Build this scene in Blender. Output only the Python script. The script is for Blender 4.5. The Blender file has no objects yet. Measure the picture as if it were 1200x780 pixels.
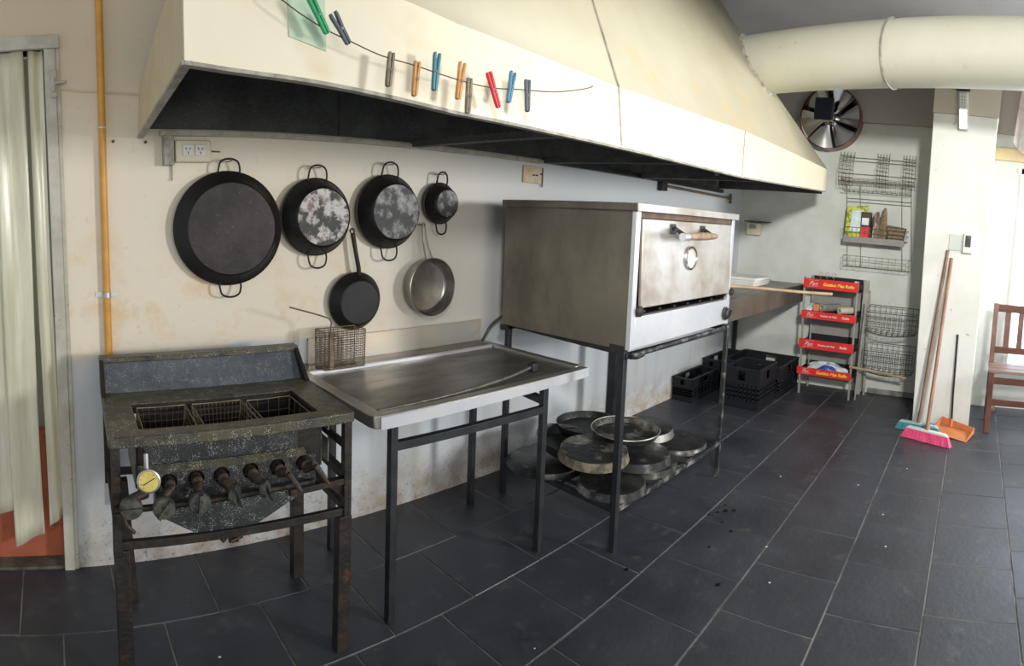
import bpy, math, random
from mathutils import Vector as V, Matrix
random.seed(7)
col = bpy.context.scene.collection
PI = math.pi

# ------------------------------------------------------------------ camera: a swept phone panorama (cylindrical)
def make_cam():
    p, r, y, f, cyo = -.0986, .0383, .7874, 693.8, -69.74
    f0 = V((math.sin(y), math.cos(y), 0)); r0 = V((math.cos(y), -math.sin(y), 0)); u0 = V((0, 0, 1))
    f1 = f0*math.cos(p) + u0*math.sin(p); u1 = u0*math.cos(p) - f0*math.sin(p)
    r2 = r0*math.cos(r) + u1*math.sin(r); u2 = u1*math.cos(r) - r0*math.sin(r)
    cd = bpy.data.cameras.new('camera'); co = bpy.data.objects.new('camera', cd); col.objects.link(co)
    co.matrix_world = Matrix(((r2.x, u2.x, -f1.x, 0), (r2.y, u2.y, -f1.y, 0), (r2.z, u2.z, -f1.z, 1.6), (0, 0, 0, 1)))
    cd.type = 'PANO'
    c = cd if hasattr(cd, 'panorama_type') else cd.cycles
    c.panorama_type = 'CENTRAL_CYLINDRICAL'
    c.central_cylindrical_range_u_min = -600/f; c.central_cylindrical_range_u_max = 600/f
    c.central_cylindrical_range_v_min = -(390 - cyo)/f; c.central_cylindrical_range_v_max = (390 + cyo)/f
    c.central_cylindrical_radius = 1.0
    cd.clip_start = .02; cd.clip_end = 100
    bpy.context.scene.camera = co
bpy.context.scene.render.engine = 'CYCLES'
make_cam()

# ------------------------------------------------------------------ materials
def mat(name, c1, c2=None, rough=.6, metal=0., scale=6., lo=.4, hi=.6, bump=0., bscale=None, c3=None, s3=40., t3=(.6, .7),
        stretch=(1, 1, 1), detail=6., rough2=None, alpha=1., emit=None, estr=0., trans=0., speck=None, coat=0.):
    m = bpy.data.materials.new(name); m.use_nodes = True
    nt = m.node_tree; N = nt.nodes; L = nt.links; b = N['Principled BSDF']
    b.inputs['Roughness'].default_value = rough; b.inputs['Metallic'].default_value = metal
    b.inputs['Base Color'].default_value = (*c1, 1)
    tc = N.new('ShaderNodeTexCoord'); mp = N.new('ShaderNodeMapping'); mp.inputs['Scale'].default_value = stretch
    L.new(tc.outputs['Object'], mp.inputs['Vector'])
    out = None
    def noise(s, d=detail):
        n = N.new('ShaderNodeTexNoise'); n.inputs['Scale'].default_value = s; n.inputs['Detail'].default_value = d
        n.inputs['Roughness'].default_value = .62
        L.new(mp.outputs['Vector'], n.inputs['Vector']); return n
    def ramp(src, a, z):
        r = N.new('ShaderNodeMapRange'); r.inputs['From Min'].default_value = a; r.inputs['From Max'].default_value = z
        L.new(src, r.inputs['Value']); return r.outputs['Result']
    def mix(fac, a, bcol):
        x = N.new('ShaderNodeMix'); x.data_type = 'RGBA'; L.new(fac, x.inputs['Factor'])
        if isinstance(a, tuple): x.inputs['A'].default_value = (*a, 1)
        else: L.new(a, x.inputs['A'])
        x.inputs['B'].default_value = (*bcol, 1); return x.outputs['Result']
    cur = c1
    if c2:
        n = noise(scale); fac = ramp(n.outputs['Fac'], lo, hi); cur = mix(fac, cur, c2)
        if rough2 is not None:
            r = N.new('ShaderNodeMapRange'); r.inputs['To Min'].default_value = rough; r.inputs['To Max'].default_value = rough2
            L.new(fac, r.inputs['Value']); L.new(r.outputs['Result'], b.inputs['Roughness'])
    if c3:
        n = noise(s3, 3.); cur = mix(ramp(n.outputs['Fac'], *t3), cur, c3)
    if speck:
        sc, th, sc_col = speck
        v = N.new('ShaderNodeTexVoronoi'); v.inputs['Scale'].default_value = sc; L.new(mp.outputs['Vector'], v.inputs['Vector'])
        n = noise(sc*.12, 2.)
        th2 = N.new('ShaderNodeMapRange'); th2.inputs['From Min'].default_value = .35; th2.inputs['From Max'].default_value = .65
        th2.inputs['To Min'].default_value = th*.35; th2.inputs['To Max'].default_value = th*1.3; L.new(n.outputs['Fac'], th2.inputs['Value'])
        lt = N.new('ShaderNodeMath'); lt.operation = 'LESS_THAN'; L.new(v.outputs['Distance'], lt.inputs[0]); L.new(th2.outputs['Result'], lt.inputs[1])
        cur = mix(lt.outputs[0], cur, sc_col)
    if not isinstance(cur, tuple): L.new(cur, b.inputs['Base Color'])
    if bump:
        n = noise(bscale or scale*3); bp = N.new('ShaderNodeBump'); bp.inputs['Strength'].default_value = bump; bp.inputs['Distance'].default_value = .01
        L.new(n.outputs['Fac'], bp.inputs['Height']); L.new(bp.outputs['Normal'], b.inputs['Normal'])
    if alpha < 1: b.inputs['Alpha'].default_value = alpha
    if trans: b.inputs['Transmission Weight'].default_value = trans
    if coat: b.inputs['Coat Weight'].default_value = coat; b.inputs['Coat Roughness'].default_value = .2
    if emit: b.inputs['Emission Color'].default_value = (*emit, 1); b.inputs['Emission Strength'].default_value = estr
    return m

def wall_mat():
    m = bpy.data.materials.new('painted_wall'); m.use_nodes = True
    nt = m.node_tree; N = nt.nodes; L = nt.links; b = N['Principled BSDF']; b.inputs['Roughness'].default_value = .62
    tc = N.new('ShaderNodeTexCoord'); sp = N.new('ShaderNodeSeparateXYZ'); L.new(tc.outputs['Object'], sp.inputs[0])
    def noise(s, d=6., st=None):
        n = N.new('ShaderNodeTexNoise'); n.inputs['Scale'].default_value = s; n.inputs['Detail'].default_value = d; n.inputs['Roughness'].default_value = .65
        if st:
            mp = N.new('ShaderNodeMapping'); mp.inputs['Scale'].default_value = st; L.new(tc.outputs['Object'], mp.inputs[0]); L.new(mp.outputs[0], n.inputs['Vector'])
        else: L.new(tc.outputs['Object'], n.inputs['Vector'])
        return n.outputs['Fac']
    def mr(src, a, z, c=0., d=1.):
        r = N.new('ShaderNodeMapRange'); r.inputs['From Min'].default_value = a; r.inputs['From Max'].default_value = z
        r.inputs['To Min'].default_value = c; r.inputs['To Max'].default_value = d; L.new(src, r.inputs['Value']); return r.outputs['Result']
    def mth(op, a, bb):
        x = N.new('ShaderNodeMath'); x.operation = op
        for i, q in enumerate((a, bb)):
            if isinstance(q, (int, float)): x.inputs[i].default_value = q
            else: L.new(q, x.inputs[i])
        return x.outputs[0]
    def mix(fac, a, bcol):
        x = N.new('ShaderNodeMix'); x.data_type = 'RGBA'; L.new(fac, x.inputs['Factor'])
        if isinstance(a, tuple): x.inputs['A'].default_value = (*a, 1)
        else: L.new(a, x.inputs['A'])
        x.inputs['B'].default_value = (*bcol, 1); return x.outputs['Result']
    z = sp.outputs['Z']; x = sp.outputs['X']
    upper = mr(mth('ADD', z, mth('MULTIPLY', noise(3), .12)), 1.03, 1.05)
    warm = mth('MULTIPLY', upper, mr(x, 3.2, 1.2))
    c = mix(warm, (.62, .66, .70), (.80, .73, .60))  # greyer lower paint, its colour turned bluish to stand for cool window light
    tp = mth('MULTIPLY', mr(z, 1.85, 2.25), mr(x, .7, .1))
    c = mix(mth('MULTIPLY', tp, .7), c, (.60, .50, .34))
    # greasy ochre stains above the fryer
    st = mth('MULTIPLY', mr(noise(4.5, 8), .5, .68), mth('MULTIPLY', mr(z, 1.75, 1.15), mth('MULTIPLY', mr(z, .8, 1.1), mr(x, 2.3, .6))))
    c = mix(mth('MULTIPLY', st, .75), c, (.74, .46, .20))
    fl = mth('MULTIPLY', mr(noise(22, 4), .62, .68), mth('MULTIPLY', upper, mr(x, 2.6, 1.)))
    c = mix(mth('MULTIPLY', fl, .22), c, (.60, .40, .22))
    # grime by the floor and streaks under the tables
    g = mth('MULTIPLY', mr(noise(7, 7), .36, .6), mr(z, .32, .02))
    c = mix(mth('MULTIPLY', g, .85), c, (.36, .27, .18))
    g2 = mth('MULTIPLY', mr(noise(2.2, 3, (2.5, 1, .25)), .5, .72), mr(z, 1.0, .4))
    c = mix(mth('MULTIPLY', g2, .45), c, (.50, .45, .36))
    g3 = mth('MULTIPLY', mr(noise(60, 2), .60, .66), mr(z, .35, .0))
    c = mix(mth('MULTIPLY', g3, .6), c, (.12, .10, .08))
    L.new(c, b.inputs['Base Color'])
    bp = N.new('ShaderNodeBump'); bp.inputs['Strength'].default_value = .25; bp.inputs['Distance'].default_value = .01
    L.new(noise(12, 8), bp.inputs['Height']); L.new(bp.outputs[0], b.inputs['Normal'])
    return m

M = {}
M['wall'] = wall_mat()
M['wall_cool'] = mat('cool_painted_wall', (.62, .64, .60), (.55, .57, .52), .7, scale=2.5, bump=.25, bscale=14, c3=(.45, .43, .36), s3=9, t3=(.66, .8))
M['brick_paint'] = mat('painted_brick', (.66, .66, .63), (.56, .55, .50), .7, scale=5, bump=.5, bscale=20)
M['pillar'] = mat('pillar_paint', (.76, .77, .73), (.70, .71, .66), .6, scale=3, bump=.15, bscale=10, c3=(.50, .47, .40), s3=14, t3=(.68, .76))
M['taupe'] = mat('taupe_board', (.40, .36, .33), (.36, .33, .30), .7, scale=2)
M['ceiling'] = mat('grey_ceiling', (.36, .355, .36), (.32, .315, .32), .8, scale=1.5)
M['terracotta'] = mat('terracotta_paint', (.46, .12, .06), (.36, .10, .05), .55, scale=5, bump=.3, c3=(.12, .06, .04), s3=14, t3=(.6, .75))
M['room_green'] = mat('pale_green_wall', (.50, .50, .38), (.40, .41, .30), .7, scale=2.5)
M['frame_paint'] = mat('door_frame_paint', (.58, .56, .48), (.45, .43, .35), .5, scale=7, bump=.3, c3=(.2, .17, .12), s3=25, t3=(.66, .74))
M['plastic'] = mat('cloudy_plastic', (.84, .82, .64), (.68, .64, .46), .25, scale=3, stretch=(5, 1, .4), alpha=.85, c3=(.9, .9, .8), s3=4, t3=(.55, .8), bump=.5, bscale=5, coat=.4)
M['slate'] = mat('slate_tile', (.026, .029, .038), (.052, .055, .068), .32, scale=2.6, lo=.3, hi=.7, bump=.22, bscale=30, rough2=.5, c3=(.095, .092, .085), s3=9, t3=(.58, .82))
M['grout'] = mat('grout', (.30, .29, .275), (.13, .125, .12), .8, scale=5)
M['spill'] = mat('dark_spill', (.008, .008, .009), rough=.25)
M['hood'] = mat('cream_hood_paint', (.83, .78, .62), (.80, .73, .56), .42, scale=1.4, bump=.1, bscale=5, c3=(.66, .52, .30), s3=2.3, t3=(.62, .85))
M['hood_end'] = mat('yellow_brown_hood_end', (.66, .56, .37), (.60, .49, .29), .45, scale=2.5)  # left end panel in a yellower brown than the fascia
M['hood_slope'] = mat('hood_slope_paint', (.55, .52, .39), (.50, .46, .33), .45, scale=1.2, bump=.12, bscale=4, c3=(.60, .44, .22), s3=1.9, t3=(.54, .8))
M['hood_edge'] = mat('worn_hood_edge', (.42, .40, .34), (.25, .23, .19), .5, scale=20)
M['soot'] = mat('sooty_speckled_liner', (.045, .048, .042), (.08, .085, .074), .6, scale=6, bump=.5, bscale=60, speck=(110, .2, (.16, .17, .15)))
M['duct'] = mat('cream_duct_paint', (.64, .63, .53), (.60, .585, .48), .33, scale=1.3, c3=(.5, .43, .30), s3=12, t3=(.68, .8))
M['sealant'] = mat('lumpy_sealant', (.48, .46, .38), (.25, .24, .2), .8, scale=20, bump=.8)
M['ochre'] = mat('ochre_pipe_paint', (.72, .36, .06), (.62, .30, .05), .4, scale=10)
M['zinc'] = mat('zinc', (.5, .5, .5), rough=.4, metal=.9)
M['enamel'] = mat('speckled_black_enamel', (.022, .024, .027), (.04, .042, .045), .32, scale=5, speck=(230, .30, (.30, .31, .30)), bump=.15, bscale=40)
M['enamel_deck'] = mat('greasy_speckled_enamel', (.070, .068, .054), (.085, .078, .045), .42, scale=7, speck=(210, .27, (.42, .41, .33)), bump=.3, bscale=40, c3=(.03, .03, .028), s3=12, t3=(.5, .7))
M['enamel_panel'] = mat('grey_speckled_enamel', (.12, .135, .155), (.085, .095, .11), .35, scale=6, speck=(240, .28, (.34, .36, .38)))
M['black_iron'] = mat('blackened_iron', (.018, .017, .017), (.035, .028, .024), .55, scale=14, metal=.3, bump=.4, bscale=50, c3=(.10, .04, .02), s3=18, t3=(.62, .75))
M['dark_frame'] = mat('black_painted_tube', (.020, .023, .028), (.035, .037, .04), .38, scale=10, metal=.3, c3=(.12, .07, .05), s3=30, t3=(.7, .78))
M['grey_frame'] = mat('scuffed_tube', (.035, .035, .037), (.30, .29, .27), .45, scale=16, lo=.52, hi=.68, metal=.4)
M['well'] = mat('fryer_well', (.006, .0055, .005), (.014, .009, .006), .6, scale=8, bump=.4)
M['brass'] = mat('rusty_brass', (.045, .032, .026), (.09, .07, .055), .5, metal=.5, scale=30, bump=.4)
M['knob'] = mat('worn_knob', (.035, .038, .035), (.10, .10, .085), .4, metal=.2, scale=40, bump=.3)
M['gauge_face'] = mat('gauge_face', (.72, .60, .16), (.62, .50, .14), .3, scale=20)
M['black'] = mat('black', (.01, .01, .01), rough=.4)
M['steel'] = mat('worn_steel', (.50, .49, .46), (.40, .385, .35), .30, metal=.85, scale=3, stretch=(1, 1, 3), rough2=.42, bump=.05, bscale=6)
M['steel_top'] = mat('scuffed_steel_top', (.27, .27, .255), (.19, .185, .175), .34, metal=.8, scale=3.2, stretch=(1, 3, 1), rough2=.42, bump=.06, bscale=8)
M['steel_side'] = mat('smoked_steel', (.31, .285, .24), (.20, .18, .15), .36, metal=.8, scale=2.6, stretch=(1, 1, .5), rough2=.5, bump=.06, bscale=5)
M['steel_door'] = mat('door_steel', (.56, .54, .51), (.47, .43, .38), .36, metal=.65, scale=3, rough2=.45, c3=(.26, .19, .13), s3=3.2, t3=(.52, .8))
M['steel_pale'] = mat('pale_steel', (.66, .67, .70), (.58, .60, .64), .36, metal=.4, scale=3)
M['gasket'] = mat('rust_brown_gasket', (.09, .05, .035), (.15, .085, .055), .6, scale=14)
M['grip'] = mat('stained_grip', (.38, .27, .19), (.24, .16, .11), .6, scale=18)
M['chrome'] = mat('chrome', (.8, .8, .82), rough=.12, metal=1)
M['pan_black'] = mat('seasoned_iron', (.006, .006, .0065), (.016, .014, .014), .5, metal=.2, scale=7, bump=.25, bscale=30)
M['pan_base'] = mat('brown_black_iron', (.018, .016, .016), (.045, .034, .034), .58, metal=.2, scale=6, bump=.3, bscale=30, c3=(.12, .10, .10), s3=60, t3=(.66, .74))
M['pan_base_burnt'] = mat('burnt_off_base', (.035, .035, .036), (.44, .42, .41), .5, metal=.3, scale=17, detail=14., lo=.45, hi=.56, bump=.3, c3=(.16, .11, .10), s3=20, t3=(.55, .7))
M['pan_base_dark'] = mat('burnt_base_grey', (.035, .036, .038), (.25, .25, .25), .5, metal=.3, scale=15, detail=14., lo=.47, hi=.62, bump=.3)
M['pan_steel'] = mat('dull_steel_pan', (.36, .34, .32), (.22, .20, .19), .3, metal=.85, scale=5)
M['tray_black'] = mat('blackened_tray', (.018, .019, .020), (.05, .05, .05), .38, metal=.5, scale=9, bump=.4, bscale=30, c3=(.15, .15, .14), s3=16, t3=(.62, .75))
M['tray_worn'] = mat('scraped_tray', (.035, .037, .037), (.36, .34, .29), .35, metal=.5, scale=9, lo=.5, hi=.7, bump=.4)
M['tray_rim'] = mat('bare_tray_rim', (.045, .045, .045), (.34, .34, .32), .33, metal=.6, scale=6, lo=.48, hi=.66)
M['rim_light'] = mat('worn_bright_rim', (.42, .42, .36), (.10, .10, .09), .4, metal=.5, scale=9, lo=.5, hi=.65)
M['tray_crust'] = mat('crusted_tray_rim', (.26, .22, .16), (.10, .09, .07), .7, metal=.2, scale=20, bump=.8)
M['rust_wire'] = mat('rusty_wire', (.16, .115, .08), (.28, .22, .15), .5, metal=.6, scale=30)
M['wire'] = mat('greenish_wire', (.36, .36, .28), (.22, .21, .15), .45, metal=.6, scale=20)
M['dark_wire'] = mat('dark_wire', (.07, .065, .055), rough=.45, metal=.5)
M['white_plastic'] = mat('white_plastic', (.78, .78, .75), (.70, .69, .64), .4, scale=8)
M['cream_plastic'] = mat('cream_plastic', (.72, .66, .50), (.66, .58, .42), .4, scale=8)
M['crate'] = mat('navy_black_crate', (.0012, .002, .0045), (.002, .0035, .007), .6, scale=8)
M['crate_rim'] = mat('scuffed_crate_rim', (.005, .008, .012), (.014, .02, .024), .55, scale=20)
M['red'] = mat('red_card', (.70, .035, .030), (.60, .03, .03), .35, scale=8)
M['ink_white'] = mat('pale_print', (.75, .60, .55), rough=.5)
M['ink_yellow'] = mat('yellow_print', (.95, .62, .05), rough=.5)
M['rack_grey'] = mat('grey_rack', (.30, .30, .27), (.38, .37, .33), .5, metal=.3, scale=10)
M['rack_back'] = mat('grey_mesh_panel', (.24, .23, .22), (.28, .27, .25), .6, scale=6)
M['wood'] = mat('bleached_wood', (.42, .30, .19), (.32, .21, .13), .6, scale=6, stretch=(1, 1, .15))
M['wood_pale'] = mat('pale_wood', (.55, .42, .27), (.42, .30, .18), .6, scale=30)
M['handle_brown'] = mat('brown_handle', (.18, .105, .07), (.25, .16, .11), .5, scale=9)
M['handle_tan'] = mat('tan_handle', (.32, .17, .10), (.24, .115, .07), .5, scale=9)
M['bench'] = mat('dark_red_wood', (.10, .035, .022), (.16, .065, .04), .38, scale=6, stretch=(1, .2, 1))
M['bench_seat'] = mat('worn_seat_wood', (.30, .21, .18), (.20, .12, .10), .35, scale=6, stretch=(1, .2, 1))
M['pink'] = mat('pink_bristles', (.85, .06, .20), (.95, .14, .30), .7, scale=40, stretch=(1, 1, .1), bump=.8, bscale=120)
M['teal'] = mat('teal_bristles', (.03, .20, .28), (.08, .32, .38), .7, scale=40, bump=.8, bscale=100)
M['orange'] = mat('orange_plastic', (.66, .24, .08), (.52, .19, .08), .45, scale=10)
M['fan_red'] = mat('fan_copper_ring', (.28, .09, .07), (.12, .04, .03), .28, metal=.7, scale=10)
M['navy'] = mat('fan_motor', (.012, .018, .035), rough=.35)
M['led'] = mat('lit_led', (1, 1, 1), emit=(1, 1, .95), estr=4.0)
M['led_off'] = mat('led_lens', (.62, .66, .62), rough=.3)
M['window_glow'] = mat('bright_window_pane', (.8, .88, 1), emit=(.80, .90, 1), estr=1.7)
M['peg_green'] = mat('green_peg', (.02, .36, .14), rough=.4)
M['peg_slate'] = mat('slate_peg', (.10, .12, .14), rough=.5)
M['peg_grey'] = mat('weathered_peg', (.30, .25, .18), (.18, .15, .11), .7, scale=40)
M['peg_tan'] = mat('tan_wood_peg', (.62, .33, .12), (.50, .25, .09), .6, scale=40)
M['peg_teal'] = mat('teal_peg', (.04, .20, .26), rough=.4)
M['peg_blue'] = mat('blue_peg', (.06, .20, .32), rough=.4)
M['peg_red'] = mat('red_peg', (.66, .03, .05), rough=.4)
M['pale_green'] = mat('faded_green_film', (.50, .66, .50), (.58, .68, .52), .3, scale=6)
M['yellow_pack'] = mat('yellow_pack', (.58, .58, .07), (.16, .26, .05), .3, scale=22, lo=.46, hi=.56)
M['blue_cloth'] = mat('blue_bag', (.02, .04, .30), (.05, .12, .45), .35, scale=14)
M['white_film'] = mat('white_film_bag', (.72, .78, .80), (.50, .62, .68), .3, scale=14)
M['maroon'] = mat('maroon', (.25, .04, .035), rough=.4)
M['brown_pack'] = mat('brown_pack', (.16, .10, .08), (.28, .20, .16), .4, scale=30)
M['straw'] = mat('straw', (.30, .21, .13), (.18, .12, .07), .7, scale=50)
M['roll_grey'] = mat('grey_foil_roll', (.30, .30, .26), (.18, .19, .17), .4, scale=20)
M['roll_pale'] = mat('pale_film_roll', (.60, .56, .42), rough=.5)
M['hose'] = mat('grey_hose', (.11, .105, .095), (.18, .17, .15), .45, metal=.4, scale=20)

# ------------------------------------------------------------------ mesh building
class MB:
    def __init__(s): s.v = []; s.f = []; s.m = []; s.mi = 0
    def add(s, vs, fs):
        o = len(s.v); s.v += [V(q) for q in vs]
        for f in fs: s.f.append([i+o for i in f]); s.m.append(s.mi)
    def box(s, a, b):
        x0, y0, z0 = a; x1, y1, z1 = b
        s.hexa([(x0, y0, z0), (x1, y0, z0), (x1, y1, z0), (x0, y1, z0), (x0, y0, z1), (x1, y0, z1), (x1, y1, z1), (x0, y1, z1)]); return s
    def hexa(s, p):
        s.add(p, [(0, 3, 2, 1), (4, 5, 6, 7), (0, 1, 5, 4), (1, 2, 6, 5), (2, 3, 7, 6), (3, 0, 4, 7)]); return s
    def obox(s, c, ax, ay, az, sx, sy, sz):
        c = V(c); ax, ay, az = [V(q).normalized() for q in (ax, ay, az)]
        s.hexa([c+ax*i*sx/2+ay*j*sy/2+az*k*sz/2 for k in (-1, 1) for i, j in ((-1, -1), (1, -1), (1, 1), (-1, 1))]); return s
    def bar(s, p, q, w, h=None, up=(0, 0, 1)):
        p = V(p); q = V(q); d = (q-p); u = V(up)
        if abs(d.normalized().dot(u)) > .95: u = V((1, 0, 0))
        side = d.cross(u).normalized(); u2 = side.cross(d).normalized()
        s.obox((p+q)/2, d, side, u2, d.length, w, h or w); return s
    def tube(s, path, r, n=8, closed=False, caps=True):
        P = [V(q) for q in path]; k = len(P); rings = []
        prev = None
        for i, p in enumerate(P):
            if closed: d = P[(i+1) % k]-P[i-1]
            else: d = P[min(i+1, k-1)]-P[max(i-1, 0)]
            d.normalize()
            if prev is None:
                u = V((0, 0, 1)) if abs(d.z) < .9 else V((1, 0, 0)); a = d.cross(u).normalized()
            else: a = (prev-d*prev.dot(d)).normalized()
            prev = a; b = d.cross(a); rr = r[i] if isinstance(r, (list, tuple)) else r
            rings.append([p+(a*math.cos(2*PI*j/n)+b*math.sin(2*PI*j/n))*rr for j in range(n)])
        vs = [q for g in rings for q in g]; fs = []
        for i in range(k if closed else k-1):
            for j in range(n):
                a, b = i*n, ((i+1) % k)*n; fs.append((a+j, a+(j+1) % n, b+(j+1) % n, b+j))
        if caps and not closed: fs += [tuple(range(n))[::-1], tuple((k-1)*n+j for j in range(n))]
        s.add(vs, fs); return s
    def lathe(s, prof, c, ax=(0, 0, 1), n=40, closed=False):
        """prof: (radius, distance along ax) pairs"""
        c = V(c); d = V(ax).normalized(); u = V((0, 0, 1)) if abs(d.z) < .9 else V((1, 0, 0)); a = d.cross(u).normalized(); b = d.cross(a)
        vs = []; fs = []
        for r, h in prof:
            for j in range(n): t = 2*PI*j/n; vs.append(c+d*h+(a*math.cos(t)+b*math.sin(t))*max(r, 1e-5))
        m = len(prof)
        for i in range(m if closed else m-1):
            for j in range(n):
                p, q = i*n, ((i+1) % m)*n; fs.append((p+j, p+(j+1) % n, q+(j+1) % n, q+j))
        s.add(vs, fs); return s
    def prism(s, pts, off):
        off = V(off); k = len(pts); P = [V(q) for q in pts]
        s.add(P+[q+off for q in P], [tuple(range(k))[::-1], tuple(range(k, 2*k))]+[(i, (i+1) % k, (i+1) % k+k, i+k) for i in range(k)]); return s
    def xf(s, mtx, start=0):
        for i in range(start, len(s.v)): s.v[i] = mtx @ s.v[i]
        return s
    def build(s, name, m, parent=None, bevel=0., smooth=True, origin=None, angle=38, seg=2):
        o0 = V((0, 0, 0))
        if parent is not None: o0 = parent_world(parent)
        elif origin is not None: o0 = V(origin)
        me = bpy.data.meshes.new(name); me.from_pydata([tuple(q-o0) for q in s.v], [], s.f)
        ms = m if isinstance(m, (list, tuple)) else [m]
        for q in ms: me.materials.append(q)
        for p, i in zip(me.polygons, s.m): p.material_index = i
        import bmesh
        bm = bmesh.new(); bm.from_mesh(me); bmesh.ops.recalc_face_normals(bm, faces=bm.faces)
        if smooth:
            for f in bm.faces: f.smooth = True
            lim = math.radians(angle)
            for e in bm.edges:
                if len(e.link_faces) == 2 and e.calc_face_angle(0) > lim: e.smooth = False
        bm.to_mesh(me); bm.free(); me.update()
        o = bpy.data.objects.new(name, me); col.objects.link(o)
        if parent is not None: o.parent = parent
        else: o.location = o0
        if bevel:
            b = o.modifiers.new('bevel', 'BEVEL'); b.width = bevel; b.segments = seg; b.limit_method = 'ANGLE'; b.angle_limit = math.radians(40); b.harden_normals = False
        return o
def parent_world(p):
    w = V((0, 0, 0))
    while p is not None: w = w+p.location; p = p.parent
    return w
def thing(name, label, cat, loc=(0, 0, 0), group=None):
    o = bpy.data.objects.new(name, None); col.objects.link(o); o.location = loc; o.empty_display_size = .1
    return tag(o, label, cat, group)
def tag(o, label, cat, group=None):
    o['label'] = label; o['category'] = cat
    if group: o['group'] = group
    return o
def struct(o): o['kind'] = 'structure'; return o
def arc(c, r, a0, a1, n, ax, ay):
    c = V(c); ax = V(ax); ay = V(ay)
    return [c+ax*math.cos(a0+(a1-a0)*i/n)*r+ay*math.sin(a0+(a1-a0)*i/n)*r for i in range(n+1)]

W = 2.555; XB = 6.0
# ------------------------------------------------------------------ the room
def floor():
    mb = MB()
    mb.mi = 1; mb.add([(-1.2, -4.2, -.004), (7.2, -4.2, -.004), (7.2, W+.02, -.004), (-1.2, W+.02, -.004)], [(0, 1, 2, 3)])
    mb.mi = 0
    lines = [2.62, 2.131]+[2.131-.4095*k for k in range(1, 16)]
    anchors = [.227, .395, 2.215, 2.01, 2.197, 2.37, 2.49, 2.68]
    def joints(a):
        out = [a]; x = a
        while x < 7.2: x += .396 if x < 1.3 else .405 if x < 2.2 else .432; out.append(x)
        x = a
        while x > -1.2: x -= .396 if x < 1.6 else .405 if x < 2.4 else .432; out.insert(0, x)
        return out
    g = .0034
    for k in range(len(lines)-1):
        y1, y0 = min(lines[k], W+.012), lines[k+1]
        a = anchors[k] if k < len(anchors) else anchors[-1]+.2*(k-7)
        J = joints(a)
        for i in range(len(J)-1):
            h = random.uniform(-.0012, .0012)
            x0, x1, ya, yb = J[i]+g, J[i+1]-g, y0+g, y1-g; r = .002
            vs = [(x0, ya, -.003), (x1, ya, -.003), (x1, yb, -.003), (x0, yb, -.003), (x0+r, ya+r, h), (x1-r, ya+r, h), (x1-r, yb-r, h*.3), (x0+r, yb-r, h*.3)]
            mb.add([(max(-1.2, min(7.2, q[0])), q[1], q[2]) for q in vs], [(4, 5, 6, 7), (0, 1, 5, 4), (1, 2, 6, 5), (2, 3, 7, 6), (3, 0, 4, 7)])
    mb.mi = 2
    for x, y, r in ((2.95, 1.27, .012), (2.99, 1.24, .016), (2.86, 1.2, .010), (2.80, 1.12, .012), (3.02, 1.2, .014), (2.34, .98, .014), (2.9, 1.3, .008), (2.6, 1.15, .009), (2.2, 1.38, .012), (3.05, 1.27, .008)):
        n = 9; mb.add([(x+r*(1+.3*math.sin(3*j+x*9))*math.cos(2*PI*j/n), y+r*.8*(1+.3*math.cos(2*j+y*9))*math.sin(2*PI*j/n), .0019) for j in range(n)], [tuple(range(n))])
    mb.mi = 3
    for x, y, r in ((3.6, 1.12, .007), (2.47, .78, .006), (1.15, 1.3, .006), (3.0, .33, .007), (3.7, .62, .006), (1.55, 1.35, .004), (.55, 1.9, .006), (3.35, .4, .006), (2.75, .9, .006), (4.1, .35, .006)):
        n = 6; mb.add([(x+r*math.cos(2*PI*j/n), y+r*math.sin(2*PI*j/n), .0022) for j in range(n)], [tuple(range(n))])
    struct(mb.build('floor', [M['slate'], M['grout'], M['spill'], M['white_plastic']], smooth=False))
floor()
DX, DZ = .055, 2.29   # doorway edge and head
w = MB(); T = .14
w.box((DX, W, 0), (XB+.1, W+T, 3.5)); w.box((-1.3, W, DZ), (DX, W+T, 3.5))
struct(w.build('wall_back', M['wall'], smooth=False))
w = MB(); w.box((XB, -.36, 0), (XB+.12, W, 3.5)); w.box((XB, -4.2, 0), (XB+.12, -1.6, 3.5)); w.box((XB, -1.6, 2.42), (XB+.12, -.36, 3.5)); w.box((XB, -1.6, 0), (XB+.12, -.36, .42))
struct(w.build('wall_right', M['wall_cool'], smooth=False))
struct(MB().box((XB-.06, -4.2, 2.76), (XB, W, 3.5)).build('trim_2', M['taupe'], smooth=False, bevel=.004))
struct(MB().box((-1.3, -4.2, 3.4), (7.2, W+.1, 3.5)).build('ceiling', M['ceiling'], smooth=False))
# worn skirting of cement under the far wall
s = MB(); s.box((XB-.018, .45, 0), (XB, 1.0, .055))
struct(s.build('baseboard_right', M['grout'], smooth=False, bevel=.006))
# pillar
pl = MB(); pl.hexa([(5.2, -.066, 0), (XB, -.066, 0), (XB, .438, 0), (5.2, .438, 0), (5.2, -.066, 2.74), (XB, -.066, 2.74), (XB, .50, 2.74), (5.2, .50, 2.74)])
struct(pl.build('wall_pillar', M['pillar'], smooth=False, bevel=.008))
struct(MB().box((5.19, -.075, 2.74), (XB, .505, 3.4)).build('trim_3', mat('beige_cap', (.52, .47, .38), rough=.7), smooth=False))
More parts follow.
